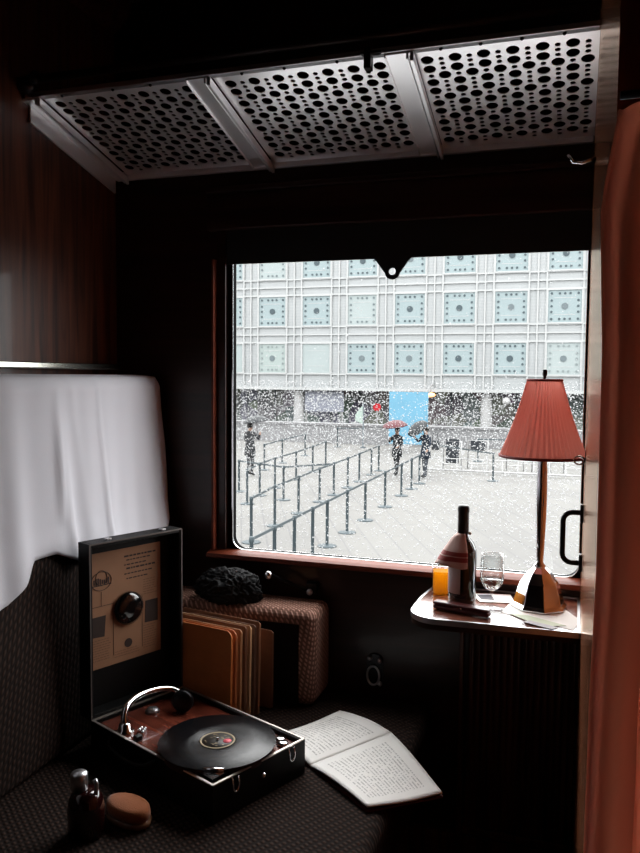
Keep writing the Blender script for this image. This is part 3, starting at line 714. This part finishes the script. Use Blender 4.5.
L.new(ink, mx.inputs[0]); L.new(mx.outputs[2], b.inputs['Base Color']); b.inputs['Roughness'].default_value = .6
PG = m
bk = thing('music_book', 'open book of printed pages lying at the front of the seat', 'book')
Z0 = .440
S1, S2 = Vector((-.532, 1.560, Z0)), Vector((-.398, 1.772, Z0))
R1_, R2_ = Vector((-.368, 1.432, Z0-.002)), Vector((-.236, 1.534, Z0-.002))
L1_, L2_ = Vector((-.655, 1.640, Z0)), Vector((-.545, 1.828, Z0))
def page(a, b, c, d, lift, sgn=1):
    # u across from the spine, v along the spine
    def f(u, v):
        p = (a*(1-u)+c*u)*(1-v)+(b*(1-u)+d*u)*v
        zz = .005*math.sin(min(1, u*2.2)*PI/2)+lift*math.sin(u*PI*.9)*.5
        wob = .004*math.sin(v*5+u*2)*u
        return (p.x, p.y, p.z+zz+wob*.6+.002)
    return f
bm = bmesh.new(); grid(bm, 20, 20, page(S1, S2, R1_, R2_, .008), uv=True); o = obj('right_page', bm, PG, bk, smooth=True); s_ = o.modifiers.new('s', 'SOLIDIFY'); s_.thickness = .003
bm = bmesh.new(); grid(bm, 20, 20, page(S1, S2, L1_, L2_, .016), uv=True); o = obj('left_page', bm, PG, bk, smooth=True); s_ = o.modifiers.new('s', 'SOLIDIFY'); s_.thickness = .003
for nm, P in (('cover', [S1, R1_, R2_, S2]), ('cover', [S1, S2, L2_, L1_])):
    cen = sum((p for p in P), Vector())/4
    bm = bmesh.new(); prism(bm, [((p-cen)*1.012+cen).xy[:] for p in P], 'z', .4362, .4392)
    plabel(obj(nm, bm, mat('maroon_cover', srgb(86, 24, 28), .5), bk), 'dark red book cover')

# ================================================================== small things at the seat front left
br = thing('record_brush', 'small oval orange brown brush lying beside the gramophone', 'brush', (-.800, 1.255, BZ), GA+.1)
bm = bmesh.new(); lathe(bm, [(0, 0), (.052, 0), (.055, .004), (.055, .012), (0, .013)], 40)
for v in bm.verts: v.co.y *= .60
obj('wooden_back', bm, wood('brush_back', srgb(96, 66, 48), srgb(130, 96, 72), .25), br)
bm = bmesh.new(); lathe(bm, [(0, .013), (.050, .013), (.053, .020), (.051, .032), (.040, .036), (0, .037)], 40)
for v in bm.verts: v.co.y *= .60
obj('velvet_pad', bm, mat('orange_velvet', srgb(142, 74, 22), .9, sheen=.2, bump=.6, bscale=500), br)
fl = thing('red_flask', 'dark red glossy flask with metal cap at the bottom left', 'flask', (-.850, 1.19, BZ))
bm = bmesh.new(); lathe(bm, [(0, 0), (.030, 0), (.034, .004), (.034, .05), (.031, .068), (.024, .082), (.0, .084)], 32)
obj('body', bm, mat('oxblood_enamel', srgb(34, 9, 9), .12, coat=.5), fl)
bm = bmesh.new(); lathe(bm, [(0, .083), (.016, .083), (.016, .112), (.013, .116), (0, .117)], 24, -.014, 0); obj('cap', bm, M['steel'], fl)
bm = bmesh.new(); tube(bm, [(.022, 0, .075), (.024, 0, .10), (.020, 0, .108)], .004, 8); obj('spout', bm, M['steel'], fl)

# ================================================================== OUTSIDE
GZ = -2.30
_mat = mat
def mat(name, col, *a, **k):                     # outdoor colours scaled down to balance the strong sky light
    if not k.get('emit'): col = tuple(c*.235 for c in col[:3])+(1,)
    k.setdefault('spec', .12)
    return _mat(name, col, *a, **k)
# wet, snow-dusted paving
m, tt, b = nodes_of('pale_paving'); n = tt.nodes; L = tt.links
tcn = n.new('ShaderNodeTexCoord'); bk_ = n.new('ShaderNodeTexBrick'); mp = n.new('ShaderNodeMapping'); mp.inputs['Rotation'].default_value = (0, 0, 1.15)
L.new(tcn.outputs['Object'], mp.inputs[0]); L.new(mp.outputs[0], bk_.inputs['Vector'])
bk_.inputs['Scale'].default_value = 1.0; bk_.inputs['Brick Width'].default_value = 2.6; bk_.inputs['Row Height'].default_value = .55; bk_.inputs['Mortar Size'].default_value = .02
bk_.inputs['Color1'].default_value = (.072, .071, .068, 1); bk_.inputs['Color2'].default_value = (.069, .068, .065, 1); bk_.inputs['Mortar'].default_value = (.059, .0585, .058, 1)
no = n.new('ShaderNodeTexNoise'); no.inputs['Scale'].default_value = .35; L.new(tcn.outputs['Object'], no.inputs['Vector'])
mx = n.new('ShaderNodeMix'); mx.data_type = 'RGBA'; mx.blend_type = 'MULTIPLY'; mx.inputs[0].default_value = .5
rp2 = n.new('ShaderNodeValToRGB'); rp2.color_ramp.elements[0].color = (.8, .8, .82, 1); rp2.color_ramp.elements[0].position = .35; rp2.color_ramp.elements[1].position = .6
L.new(no.outputs[0], rp2.inputs[0]); L.new(bk_.outputs[0], mx.inputs[6]); L.new(rp2.outputs[0], mx.inputs[7]); L.new(mx.outputs[2], b.inputs['Base Color']); b.inputs['Roughness'].default_value = .9; b.inputs['Specular IOR Level'].default_value = .12
PAVE = m
bm = bmesh.new(); box(bm, -90, 70, 2.6, 70, GZ-.2, GZ); gd = tag(obj('plaza_ground', bm, PAVE), None, None, kind='structure')

bm = bmesh.new(); box(bm, -30, 24, 2.7, 9.5, GZ, GZ+.03); tag(obj('bounce_apron', bm, mat('pale_bounce_apron', (.80, .80, .80, 1), .9, var=.05, scale=.6)), None, None, kind='structure')  # unseen pale strip, added to bounce daylight up onto the luggage rack
# facade of the cultural building
FX0, FZ0, PT, FY = -20.058, 5.661, 3.2147, 50.0
fac = thing('office_building', 'pale metal and glass building with square patterned windows across the plaza', 'building')
m, tt, b = nodes_of('facade_slats'); n = tt.nodes; L = tt.links
tcn = n.new('ShaderNodeTexCoord'); wv = n.new('ShaderNodeTexWave'); wv.bands_direction = 'Z'; wv.inputs['Scale'].default_value = 1.6; L.new(tcn.outputs['Object'], wv.inputs['Vector'])
no = n.new('ShaderNodeTexNoise'); no.inputs['Scale'].default_value = .9; L.new(tcn.outputs['Object'], no.inputs['Vector'])
mx = n.new('ShaderNodeMix'); mx.data_type = 'RGBA'; mx.inputs[6].default_value = (.104, .111, .113, 1); mx.inputs[7].default_value = (.126, .133, .135, 1)
ad = n.new('ShaderNodeMath'); ad.operation = 'MULTIPLY_ADD'; ad.inputs[1].default_value = .5; L.new(wv.outputs['Fac'], ad.inputs[0])
m2 = n.new('ShaderNodeMath'); m2.operation = 'MULTIPLY'; m2.inputs[1].default_value = .6; L.new(no.outputs[0], m2.inputs[0]); L.new(m2.outputs[0], ad.inputs[2])
L.new(ad.outputs[0], mx.inputs[0]); L.new(mx.outputs[2], b.inputs['Base Color']); b.inputs['Roughness'].default_value = .5
SLAT = m
xa, xb = FX0-6.5*PT, FX0+14.5*PT
zt = FZ0+1.52*PT; zb_ = .30
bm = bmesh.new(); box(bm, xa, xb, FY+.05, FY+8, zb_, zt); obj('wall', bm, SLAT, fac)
WH = mat('white_metal_bar', (.72, .74, .74, 1), .4, var=.03)
bm = bmesh.new()
for i in range(-6, 15):
    for f, wd in ((-.335, .05), (.335, .05), (.5, .045)):
        x = FX0+(i+f)*PT; box(bm, x-wd, x+wd, FY-.06, FY+.06, zb_, zt)
plabel(obj('vertical_bars', bm, WH, fac), 'white vertical facade bars')
bm = bmesh.new()
for j in range(-1, 2):
    for f, wd in ((-.335, .05), (.335, .05), (.5, .045)):
        z = FZ0+(j+f)*PT
        if zb_ < z < zt: box(bm, xa, xb, FY-.055, FY+.055, z-wd, z+wd)
box(bm, xa, xb, FY-.07, FY+.3, zb_-.02, zb_+.16)
plabel(obj('horizontal_bars', bm, WH, fac), 'white horizontal facade bars')
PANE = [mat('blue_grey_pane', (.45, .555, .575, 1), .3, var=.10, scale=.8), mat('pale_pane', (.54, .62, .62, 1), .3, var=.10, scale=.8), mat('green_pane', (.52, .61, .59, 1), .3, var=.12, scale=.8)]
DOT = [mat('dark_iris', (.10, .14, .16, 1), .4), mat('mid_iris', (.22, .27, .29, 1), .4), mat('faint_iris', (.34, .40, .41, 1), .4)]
def win_mesh(pane, dot, ctr, nm):
    bm = bmesh.new(); hw = PT*.32
    box(bm, -hw, hw, -.02, .04, -hw, hw, 0)
    for s in (-1, 1):
        box(bm, s*hw-.045, s*hw+.045, -.09, .0, -hw-.045, hw+.045, 1); box(bm, -hw, hw, -.088, .0, s*hw-.045, s*hw+.045, 1)
    def disc(x, z, r, k=10, mi=2): prism(bm, arc(x, z, r, 0, 2*PI*(k-1)/k, k-1), 'y', -.05, -.02, mi)
    e = hw*.76; q = hw*.30
    pos = [(a, s*e) for s in (-1, 1) for a in (-e, -q, 0, q, e)] + [(s*e, a) for s in (-1, 1) for a in (-e*.45, 0, e*.45)]
    if dot is not None:
        for (x, z) in pos: disc(x, z, .075)
    if ctr is not None: disc(0, 0, .20, 16, 3)
    for z in (-.5, .5): box(bm, -hw*.62, hw*.62, -.03, -.02, z*hw-.015, z*hw+.015, 1)
    me = bpy.data.meshes.new(nm); bmesh.ops.recalc_face_normals(bm, faces=bm.faces); bm.to_mesh(me); bm.free()
    for x in (PANE[pane], WH, DOT[dot] if dot is not None else DOT[2], DOT[ctr] if ctr is not None else DOT[2]): me.materials.append(x)
    return me
WM = [win_mesh(0, 0, 0, 'window_dark'), win_mesh(1, 1, None, 'window_blank'), win_mesh(2, 2, 1, 'window_faint'), win_mesh(1, None, None, 'window_plain'), win_mesh(0, 0, 1, 'window_mid'), win_mesh(1, 2, 1, 'window_pale')]
look = {(0, 0): 0, (1, 0): 0, (2, 0): 1, (3, 0): 0, (4, 0): 0, (5, 0): 4, (6, 0): 4, (0, -1): 2, (1, -1): 3, (2, -1): 4, (3, -1): 4, (4, -1): 0, (5, -1): 0, (6, -1): 5, (0, 1): 1, (1, 1): 0, (2, 1): 0, (3, 1): 4, (4, 1): 0, (5, 1): 0, (6, 1): 0, (-1, 0): 0, (-1, -1): 3, (-1, 1): 4}
rw = random.Random(11)
for j in range(-1, 2):
    for i in range(-5, 14):
        k = look.get((i, j), rw.choice((0, 0, 4, 2, 5)))
        o = bpy.data.objects.new('window', WM[k]); C.objects.link(o); o.parent = fac; o.location = (FX0+i*PT, FY, FZ0+j*PT)
# ground floor: dark recessed shopfront, columns, soffit
m, tt, b = nodes_of('dark_shopfront'); n = tt.nodes; L = tt.links
tcn = n.new('ShaderNodeTexCoord'); vo = n.new('ShaderNodeTexVoronoi'); vo.inputs['Scale'].default_value = .8; L.new(tcn.outputs['Object'], vo.inputs['Vector'])
hs = n.new('ShaderNodeHueSaturation'); hs.inputs['Saturation'].default_value = .35; hs.inputs['Value'].default_value = .10; L.new(vo.outputs['Color'], hs.inputs['Color']); L.new(hs.outputs[0], b.inputs['Base Color']); b.inputs['Roughness'].default_value = .6
bm = bmesh.new(); box(bm, xa, xb, FY+4.0, FY+4.2, GZ, zb_); plabel(obj('shopfront', bm, m, fac), 'dark ground floor shopfront')
bm = bmesh.new()
for k in range(-14, 12): box(bm, k*2.2-.06-6, k*2.2+.06-6, FY+3.9, FY+4.0, GZ, zb_)
obj('mullion', bm, mat('grey_mullion', (.2, .22, .24, 1), .5), fac)
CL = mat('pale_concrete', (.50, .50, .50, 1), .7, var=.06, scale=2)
for x in (-31.3, -18.27, -5.42, 7.5, 20.4):
    bm = bmesh.new(); lathe(bm, [(0, GZ), (.42, GZ), (.42, GZ+.15), (.36, GZ+.2), (.36, zb_), (0, zb_)], 20, x, FY+.55); plabel(obj('column', bm, CL, fac), 'pale round column')

# poster panel etc inside arcade
def panel(name, label, cat, x0, x1, z0, z1, y, m, th=.1):
    bm = bmesh.new(); box(bm, x0, x1, y, y+th, z0, z1); return tag(obj(name, bm, m, bevel=.01), label, cat)
# low wall in front of the building
bm = bmesh.new(); box(bm, -40, 30, 39.0, 39.6, GZ, GZ+.95); box(bm, -40, 30, 38.93, 39.67, GZ+.95, GZ+1.05)
lw_ = tag(obj('plaza_wall', bm, mat('grey_stone_parapet', (.40, .40, .41, 1), .7, var=.1, scale=2)), 'long low grey stone wall in front of the building', 'wall', kind='structure')
# blue booth
bb = thing('blue_booth', 'bright blue upright panel in front of the building entrance', 'panel', (-7.53, 36.2, GZ))
bm = bmesh.new(); box(bm, -.93, .93, -.08, .08, .35, 2.84); obj('board', bm, mat('sky_blue_board', srgb(132, 194, 224), .5, var=.15, scale=1.2), bb)
for x in (-.8, .8):
    bm = bmesh.new(); box(bm, x-.05, x+.05, -.06, .06, 0, .36); obj('post', bm, CL, bb)
# pale poster box, red disc sign, pennant pole
pb = thing('poster_case', 'pale lilac poster panel under the arcade beside the left column', 'poster', (-16.3, 50.5, GZ))
bm = bmesh.new(); box(bm, -1.5, 1.3, -.05, .05, 1.1, 2.5); obj('sheet', bm, mat('lilac_poster', (.40, .42, .50, 1), .5), pb)
for x in (-1.4, 1.2):
    bm = bmesh.new(); box(bm, x-.05, x+.05, -.05, .05, 0, 1.12); obj('post', bm, CL, pb)
rs = thing('red_sign', 'small round red sign left of the blue panel', 'sign', (-10.15, 40.5, GZ-.2))
bm = bmesh.new(); prism(bm, arc(0, 2.1, .22, 0, 2*PI*15/16, 15), 'y', -.03, .03); obj('disc', bm, mat('red_enamel', srgb(214, 48, 60), .5), rs)
bm = bmesh.new(); lathe(bm, [(.04, .2), (.04, 1.95)], 8); obj('post', bm, CL, rs)
fp = thing('flag_pole', 'tall grey pole with a small pale green pennant', 'flag pole', (-9.97, 37.0, GZ))
bm = bmesh.new(); lathe(bm, [(.15, 0), (.15, .05), (.035, .07), (.03, 2.25), (0, 2.27)], 10); obj('pole', bm, mat('grey_post', (.14, .17, .19, 1), .5), fp)
bm = bmesh.new(); prism(bm, [(-.03, 2.15), (-.42, 1.65), (-.40, 1.35), (-.03, 1.2)], 'y', -.015, .015); obj('pennant', bm, mat('pale_green_cloth', srgb(206, 226, 216), .7), fp)
al = thing('amber_lamp', 'small amber lamp glowing under the facade edge', 'lamp', (-8.75, 48.9, .10))
bm = bmesh.new(); bmesh.ops.create_uvsphere(bm, u_segments=14, v_segments=8, radius=.30, matrix=Matrix.Scale(.5, 4, (0, 0, 1))); obj('bulb', bm, mat('amber_glow', srgb(255, 170, 110), .5, emit=1.2), al, smooth=True)
bm = bmesh.new(); tube(bm, [(0, 0, .1), (0, 0, .6), (0, 1.0, .65)], .04, 6); obj('bracket', bm, CL, al)
gl_ = thing('globe_lamp', 'white globe lamp under the arcade behind the shade', 'lamp', (-4.15, 50.2, -.25))
bm = bmesh.new(); bmesh.ops.create_uvsphere(bm, u_segments=16, v_segments=10, radius=.26); obj('globe', bm, mat('white_globe', (.8, .8, .8, 1), .3), gl_, smooth=True)
bm = bmesh.new(); tube(bm, [(0, 0, .24), (0, 0, .55)], .03, 6); obj('hanger', bm, CL, gl_)

# ---- queue barriers
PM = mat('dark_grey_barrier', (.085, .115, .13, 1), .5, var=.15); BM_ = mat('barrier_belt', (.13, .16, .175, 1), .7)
def post_mesh():
    bm = bmesh.new(); lathe(bm, [(0, 0), (.20, 0), (.205, .012), (.19, .022), (.06, .045), (0, .05)], 24); b1 = bpy.data.meshes.new('base'); bm.to_mesh(b1); bm.free()
    bm = bmesh.new(); lathe(bm, [(.033, .045), (.033, .90), (.040, .91), (.040, .985), (.03, 1.0), (0, 1.0)], 16); b2 = bpy.data.meshes.new('pole'); bm.to_mesh(b2); bm.free()
    for q in (b1, b2): q.materials.append(PM)
    return b1, b2
PB, PP = post_mesh()
def qpost(x, y, label, group, nxt=None):
    t = thing('queue_post', label, 'barrier post', (x, y, GZ), 0, group)
    for nm, me in (('base', PB), ('pole', PP)):
        o = bpy.data.objects.new(nm, me); C.objects.link(o); o.parent = t
    if nxt:
        d = Vector((nxt[0]-x, nxt[1]-y, 0)); p = Vector((-d.y, d.x, 0)).normalized()*.006
        bm = bmesh.new(); a = d.normalized()*.035
        vs = [bm.verts.new(q) for q in (a-p+Vector((0, 0, .93)), a+p+Vector((0, 0, .93)), a+p+Vector((0, 0, .98)), a-p+Vector((0, 0, .98)), d-a-p+Vector((0, 0, .93)), d-a+p+Vector((0, 0, .93)), d-a+p+Vector((0, 0, .98)), d-a-p+Vector((0, 0, .98)))]
        for q in ((0, 1, 2, 3), (4, 7, 6, 5), (0, 4, 5, 1), (1, 5, 6, 2), (2, 6, 7, 3), (3, 7, 4, 0)): bm.faces.new([vs[i] for i in q])
        plabel(obj('belt', bm, BM_, t), 'grey retractable belt')
    return t
ordn = ['nearest', 'second', 'third', 'fourth', 'fifth', 'sixth', 'seventh', 'eighth', 'ninth', 'tenth', 'eleventh', 'twelfth']
def qrow(pts, rowname, group):
    for i, p in enumerate(pts):
        lab = ('%s post of the %s' % ('nearest' if i == 0 else ordn[i], rowname)) if i < 1 else '%s post from the near end of the %s' % (ordn[i], rowname)
        qpost(p[0], p[1], 'dark grey ' + lab, group, pts[i+1] if i+1 < len(pts) else None)
qrow([(-4.88, y) for y in (11.3, 12.3, 13.3, 14.35, 15.3, 16.8, 18.4, 20.5, 22.6, 24.1, 25.4)], 'front queue barrier row', 'posts of the front queue barrier row')
qrow([(-6.52, 15.08), (-6.72, 16.95), (-6.76, 18.72), (-6.82, 20.65), (-6.82, 22.0), (-6.85, 23.6), (-6.88, 25.1), (-6.95, 27.0), (-7.0, 28.3)], 'second queue barrier row', 'posts of the second queue barrier row')
qrow([(-8.6, 19.6), (-8.85, 21.1), (-9.0, 22.7), (-9.05, 24.8), (-9.2, 27.0), (-9.4, 29.2)], 'third queue barrier row', 'posts of the third queue barrier row')
qrow([(-11.1, 26.9), (-11.3, 29.3), (-11.4, 32.4)], 'fourth queue barrier row', 'posts of the fourth queue barrier row')
qpost(-9.75, 21.6, 'dark grey barrier post at the left end of the cross belt', 'posts of the cross belt', (-7.9, 20.6))
qpost(-7.9, 20.6, 'dark grey barrier post joining cross belt to second row', 'posts of the cross belt', (-6.86, 21.9))
qpost(-11.30, 37.0, 'far dark post left of the pennant pole by the low wall', 'far barrier posts', (-9.9, 37.2))
qpost(-2.62, 27.0, 'dark grey barrier post nearest the lampshade on the far right', 'far barrier posts', (-5.1, 29.6))
qpost(-3.85, 33.0, 'dark grey tall looking post right of the two people', 'far barrier posts', (-1.2, 33.0))
# white sign frames on the right
WF = mat('white_frame_paint', (.75, .75, .75, 1), .5); BS = mat('black_notice', (.045, .05, .06, 1), .5)
for (x, y, z0, z1, hw, lb) in ((-4.45, 29.8, .25, 1.18, .25, 'white barrier frame with tall dark notice right of the two people'), (-3.55, 30.4, .72, 1.10, .28, 'white barrier frame with small square dark notice beside the tall one'), (-2.12, 30.2, .82, 1.08, .22, 'white barrier frame with dark notice just under the shade left edge'), (-1.15, 30.2, .82, 1.08, .24, 'white barrier frame with dark notice behind the lamp stem'), (.0, 30.2, .82, 1.1, .24, 'white barrier frame with dark notice by the window right edge')):
    t = thing('crowd_barrier', lb, 'barrier', (x, y, GZ), 0, 'white crowd barriers across the plaza')
    bm = bmesh.new(); W2 = hw+.10
    tube(bm, [(-W2, 0, 0), (-W2, 0, 1.1), (W2, 0, 1.1), (W2, 0, 0)], .025, 8); tube(bm, [(-W2, 0, .2), (W2, 0, .2)], .02, 8); obj('frame', bm, WF, t)
    bm = bmesh.new(); box(bm, -hw, hw, -.02, .02, z0, z1); obj('notice_board', bm, BS, t)
bm = bmesh.new(); 
rlg = thing('white_railing', 'low white railing running across the plaza behind the lamp', 'railing', (0, 28.6, GZ))
for x in [-5.2+.55*k for k in range(14)]:
    bm = bmesh.new(); lathe(bm, [(.018, 0), (.018, .55), (0, .56)], 8, x, 0); obj('upright', bm, WF, rlg)
bm = bmesh.new(); tube(bm, [(-5.2, 0, .12), (1.95, 0, .12)], .03, 8); tube(bm, [(-5.2, 0, .55), (1.95, 0, .55)], .015, 8); obj('rail', bm, WF, rlg)

# ---- people
SKIN = mat('skin', (.52, .32, .24, 1), .6); HAIR = mat('dark_hair', (.03, .025, .02, 1), .7); SHOE = mat('black_shoe', (.02, .02, .02, 1), .5)
def person(label, loc, rz, coat, trouser, arms, stride=.10, H=1.0, lean=0):
    t = thing('person', label, 'person', loc, rz)
    V = []; E = []; R = []
    def add(p, r, par=None):
        V.append(p); R.append(r if isinstance(r, tuple) else (r, r))
        if par is not None: E.append((par, len(V)-1))
        return len(V)-1
    pel = add((0, 0, .95), (.155, .12))
    w1 = add((0, lean*.3, 1.12), (.14, .11), pel); ch = add((0, lean*.7, 1.33), (.175, .125), w1); nk = add((0, lean, 1.48), (.055, .055), ch)
    h1 = add((0, lean+.02, 1.57), (.075, .085), nk); h2 = add((0, lean+.02, 1.68), (.07, .08), h1)
    for s, sh_ in ((-1, stride), (1, -stride)):
        a = add((s*.10, 0, .88), .095, pel); k = add((s*.11, sh_*.6+.02, .50), .062, a); f = add((s*.11, sh_, .09), .045, k); add((s*.12, sh_+.15, .04), (.04, .035), f)
    for s, (el, ha) in zip((-1, 1), arms):
        sh = add((s*.20, lean*.9, 1.40), .062, ch); e = add(el, .05, sh); hnd = add(ha, .035, e)
        d = (Vector(ha)-Vector(el)).normalized(); add(tuple(Vector(ha)+d*.08), .03, hnd)
    me = bpy.data.meshes.new('body'); me.from_pydata([Vector(v)*H for v in V], E, []); o = bpy.data.objects.new('body', me); C.objects.link(o)
    md = o.modifiers.new('skin', 'SKIN'); o.modifiers.new('sub', 'SUBSURF').levels = 2
    for i, sv in enumerate(me.skin_vertices[0].data): sv.radius = (R[i][0]*H, R[i][1]*H); sv.use_root = (i == 0)
    dg = bpy.context.evaluated_depsgraph_get(); dg.update(); me2 = bpy.data.meshes.new_from_object(o.evaluated_get(dg))
    bpy.data.objects.remove(o)
    me2.materials.clear()
    for q in (coat, trouser, SKIN, SHOE): me2.materials.append(q)
    hands = [Vector(a[1])*H for a in arms]
    for p in me2.polygons:
        c = p.center; p.use_smooth = True
        if c.z > 1.49*H and abs(c.x) < .13: p.material_index = 2
        elif c.z < .09*H: p.material_index = 3
        elif c.z < .80*H and abs(c.x) < .2: p.material_index = 1
        if min((c-h_).length for h_ in hands) < .075: p.material_index = 2
    o = bpy.data.objects.new('body', me2); C.objects.link(o); o.parent = t
    # coat skirt and hair
    bm = bmesh.new(); lathe(bm, [(.155*H, 1.10*H), (.19*H, .9*H), (.215*H, .68*H), (.205*H, .675*H), (.15*H, .9*H)], 24)
    for v in bm.verts: v.co.y *= .8
    obj('coat', bm, coat, t, smooth=True)
    bm = bmesh.new(); bmesh.ops.create_uvsphere(bm, u_segments=16, v_segments=10, radius=.098*H, matrix=Matrix.Translation((0, (lean-.012)*H, 1.665*H)))
    for v in bm.verts:
        if v.co.y > (lean+.055)*H and v.co.z < 1.70*H: v.co.y = (lean+.055)*H
    obj('hair', bm, HAIR, t, smooth=True)
    return t
def umbrella(label, loc, rot, m, r=.5):
    t = thing('umbrella', label, 'umbrella', loc); t.rotation_euler = rot
    def f(u, v):
        a = u*2*PI; s = 1-.05*abs(math.sin(a*4)); q = r*math.sin(v*1.2)/math.sin(1.2)*(1-.06*v*abs(math.sin(a*4)))
        return (q*math.cos(a), q*math.sin(a), .30*r*2*(math.cos(v*1.35))-.13)
    bm = bmesh.new(); grid(bm, 64, 10, f); bmesh.ops.remove_doubles(bm, verts=bm.verts, dist=1e-5); o = obj('canopy', bm, m, t, smooth=True)
    s = o.modifiers.new('s', 'SOLIDIFY'); s.thickness = .006
    bm = bmesh.new(); tube(bm, [(0, 0, -.62), (0, 0, .60*r-.13+.05)], .008, 8); obj('shaft', bm, M['blackmetal'], t)
    bm = bmesh.new(); tube(bm, [(0, 0, -.60), (0, 0, -.70), (.03, 0, -.74), (.06, 0, -.72), (.065, 0, -.68)], .012, 8); obj('handle', bm, M['blackmetal'], t)
CO1 = mat('dark_coat', (.028, .03, .035, 1), .8); CO2 = mat('navy_coat', (.03, .04, .06, 1), .8); TR = mat('dark_trousers', (.03, .032, .037, 1), .8); TR2 = mat('grey_trousers', (.09, .10, .12, 1), .8)
person('person in a dark coat walking under a maroon umbrella', (-6.08, 27.3, GZ), PI*.85, CO1, TR, [((-.27, .05, 1.18), (-.22, .25, 1.05)), ((.26, .12, 1.20), (.12, .26, 1.34))], .12)
umbrella('open maroon umbrella held over the walking person', (-6.12, 27.08, GZ+1.86), (.12, -.10, 0), mat('maroon_umbrella', srgb(112, 62, 68), .6), .47)
person('person in dark clothes standing beside the umbrella walker carrying a dark bag', (-4.97, 26.95, GZ), PI*.75, CO2, TR2, [((-.30, .02, 1.16), (-.30, .16, .95)), ((.30, .10, 1.22), (.28, .30, 1.42))], .05, 1.04)
umbrella('open black umbrella tilted beside the standing person', (-5.28, 26.85, GZ+1.80), (.5, -.55, 0), mat('black_umbrella', (.03, .035, .04, 1), .6), .42)
umbrella('open dark umbrella over the person at the far left', (-10.72, 25.2, GZ+2.02), (.1, -.1, 0), mat('charcoal_umbrella', (.05, .055, .06, 1), .6), .45)
bg_ = thing('shoulder_bag', 'dark bag hanging at the standing person right side', 'bag', (-4.60, 26.85, GZ+1.02))
boxo('pouch', (-.13, .13, -.07, .07, 0, .34), BS, bg_, bevel=.03)
bm = bmesh.new(); tube(bm, [(-.10, 0, .32), (-.12, 0, .5), (-.06, 0, .62), (.04, 0, .60), (.10, 0, .32)], .012, 6); obj('strap', bm, BS, bg_)
person('person in dark clothes standing at the far left of the plaza', (-10.95, 25.2, GZ), -.4, CO1, TR, [((-.30, .08, 1.15), (-.36, .25, 1.18)), ((.32, .10, 1.22), (.24, .22, 1.40))], .03, 1.08)

# ---- falling snow
bm = bmesh.new(); rs_ = random.Random(5)
cosd = Vector((-.3139, .9495, 0)); right = Vector((.9495, .3139, 0))
def flake(p, r):
    a = [bm.verts.new(p+Vector(d)*r) for d in ((1, 0, 0), (-1, 0, 0), (0, 1, 0), (0, -1, 0), (0, 0, 1), (0, 0, -1))]
    for q in ((0, 2, 4), (2, 1, 4), (1, 3, 4), (3, 0, 4), (2, 0, 5), (1, 2, 5), (3, 1, 5), (0, 3, 5)): bm.faces.new([a[i] for i in q])
for k in range(15000):
    y = 4+31*rs_.random()**.62
    x = rs_.uniform(-.66*y-.6, .14*y+.6); z = rs_.uniform(GZ, 1.3+.26*y)
    flake(Vector((x, y, z)), rs_.uniform(.005, .0105)*(.65+.024*y))
for k in range(9000):
    y = rs_.uniform(34, 49); x = rs_.uniform(-.60*y, .12*y); z = rs_.uniform(GZ+.2, 1.0)
    flake(Vector((x, y, z)), rs_.uniform(.024, .046))
for k in range(9000):
    y = rs_.uniform(13, 26.5); x = rs_.uniform(-.50*y, .04*y); z = rs_.uniform(GZ+.1, .2)
    flake(Vector((x, y, z)), rs_.uniform(.010, .019))
sn = obj('falling_snow', bm, mat('snow', (.70, .71, .72, 1), .8, var=.02)); tag(sn, 'falling snowflakes filling the air over the plaza', 'snow', kind='stuff')
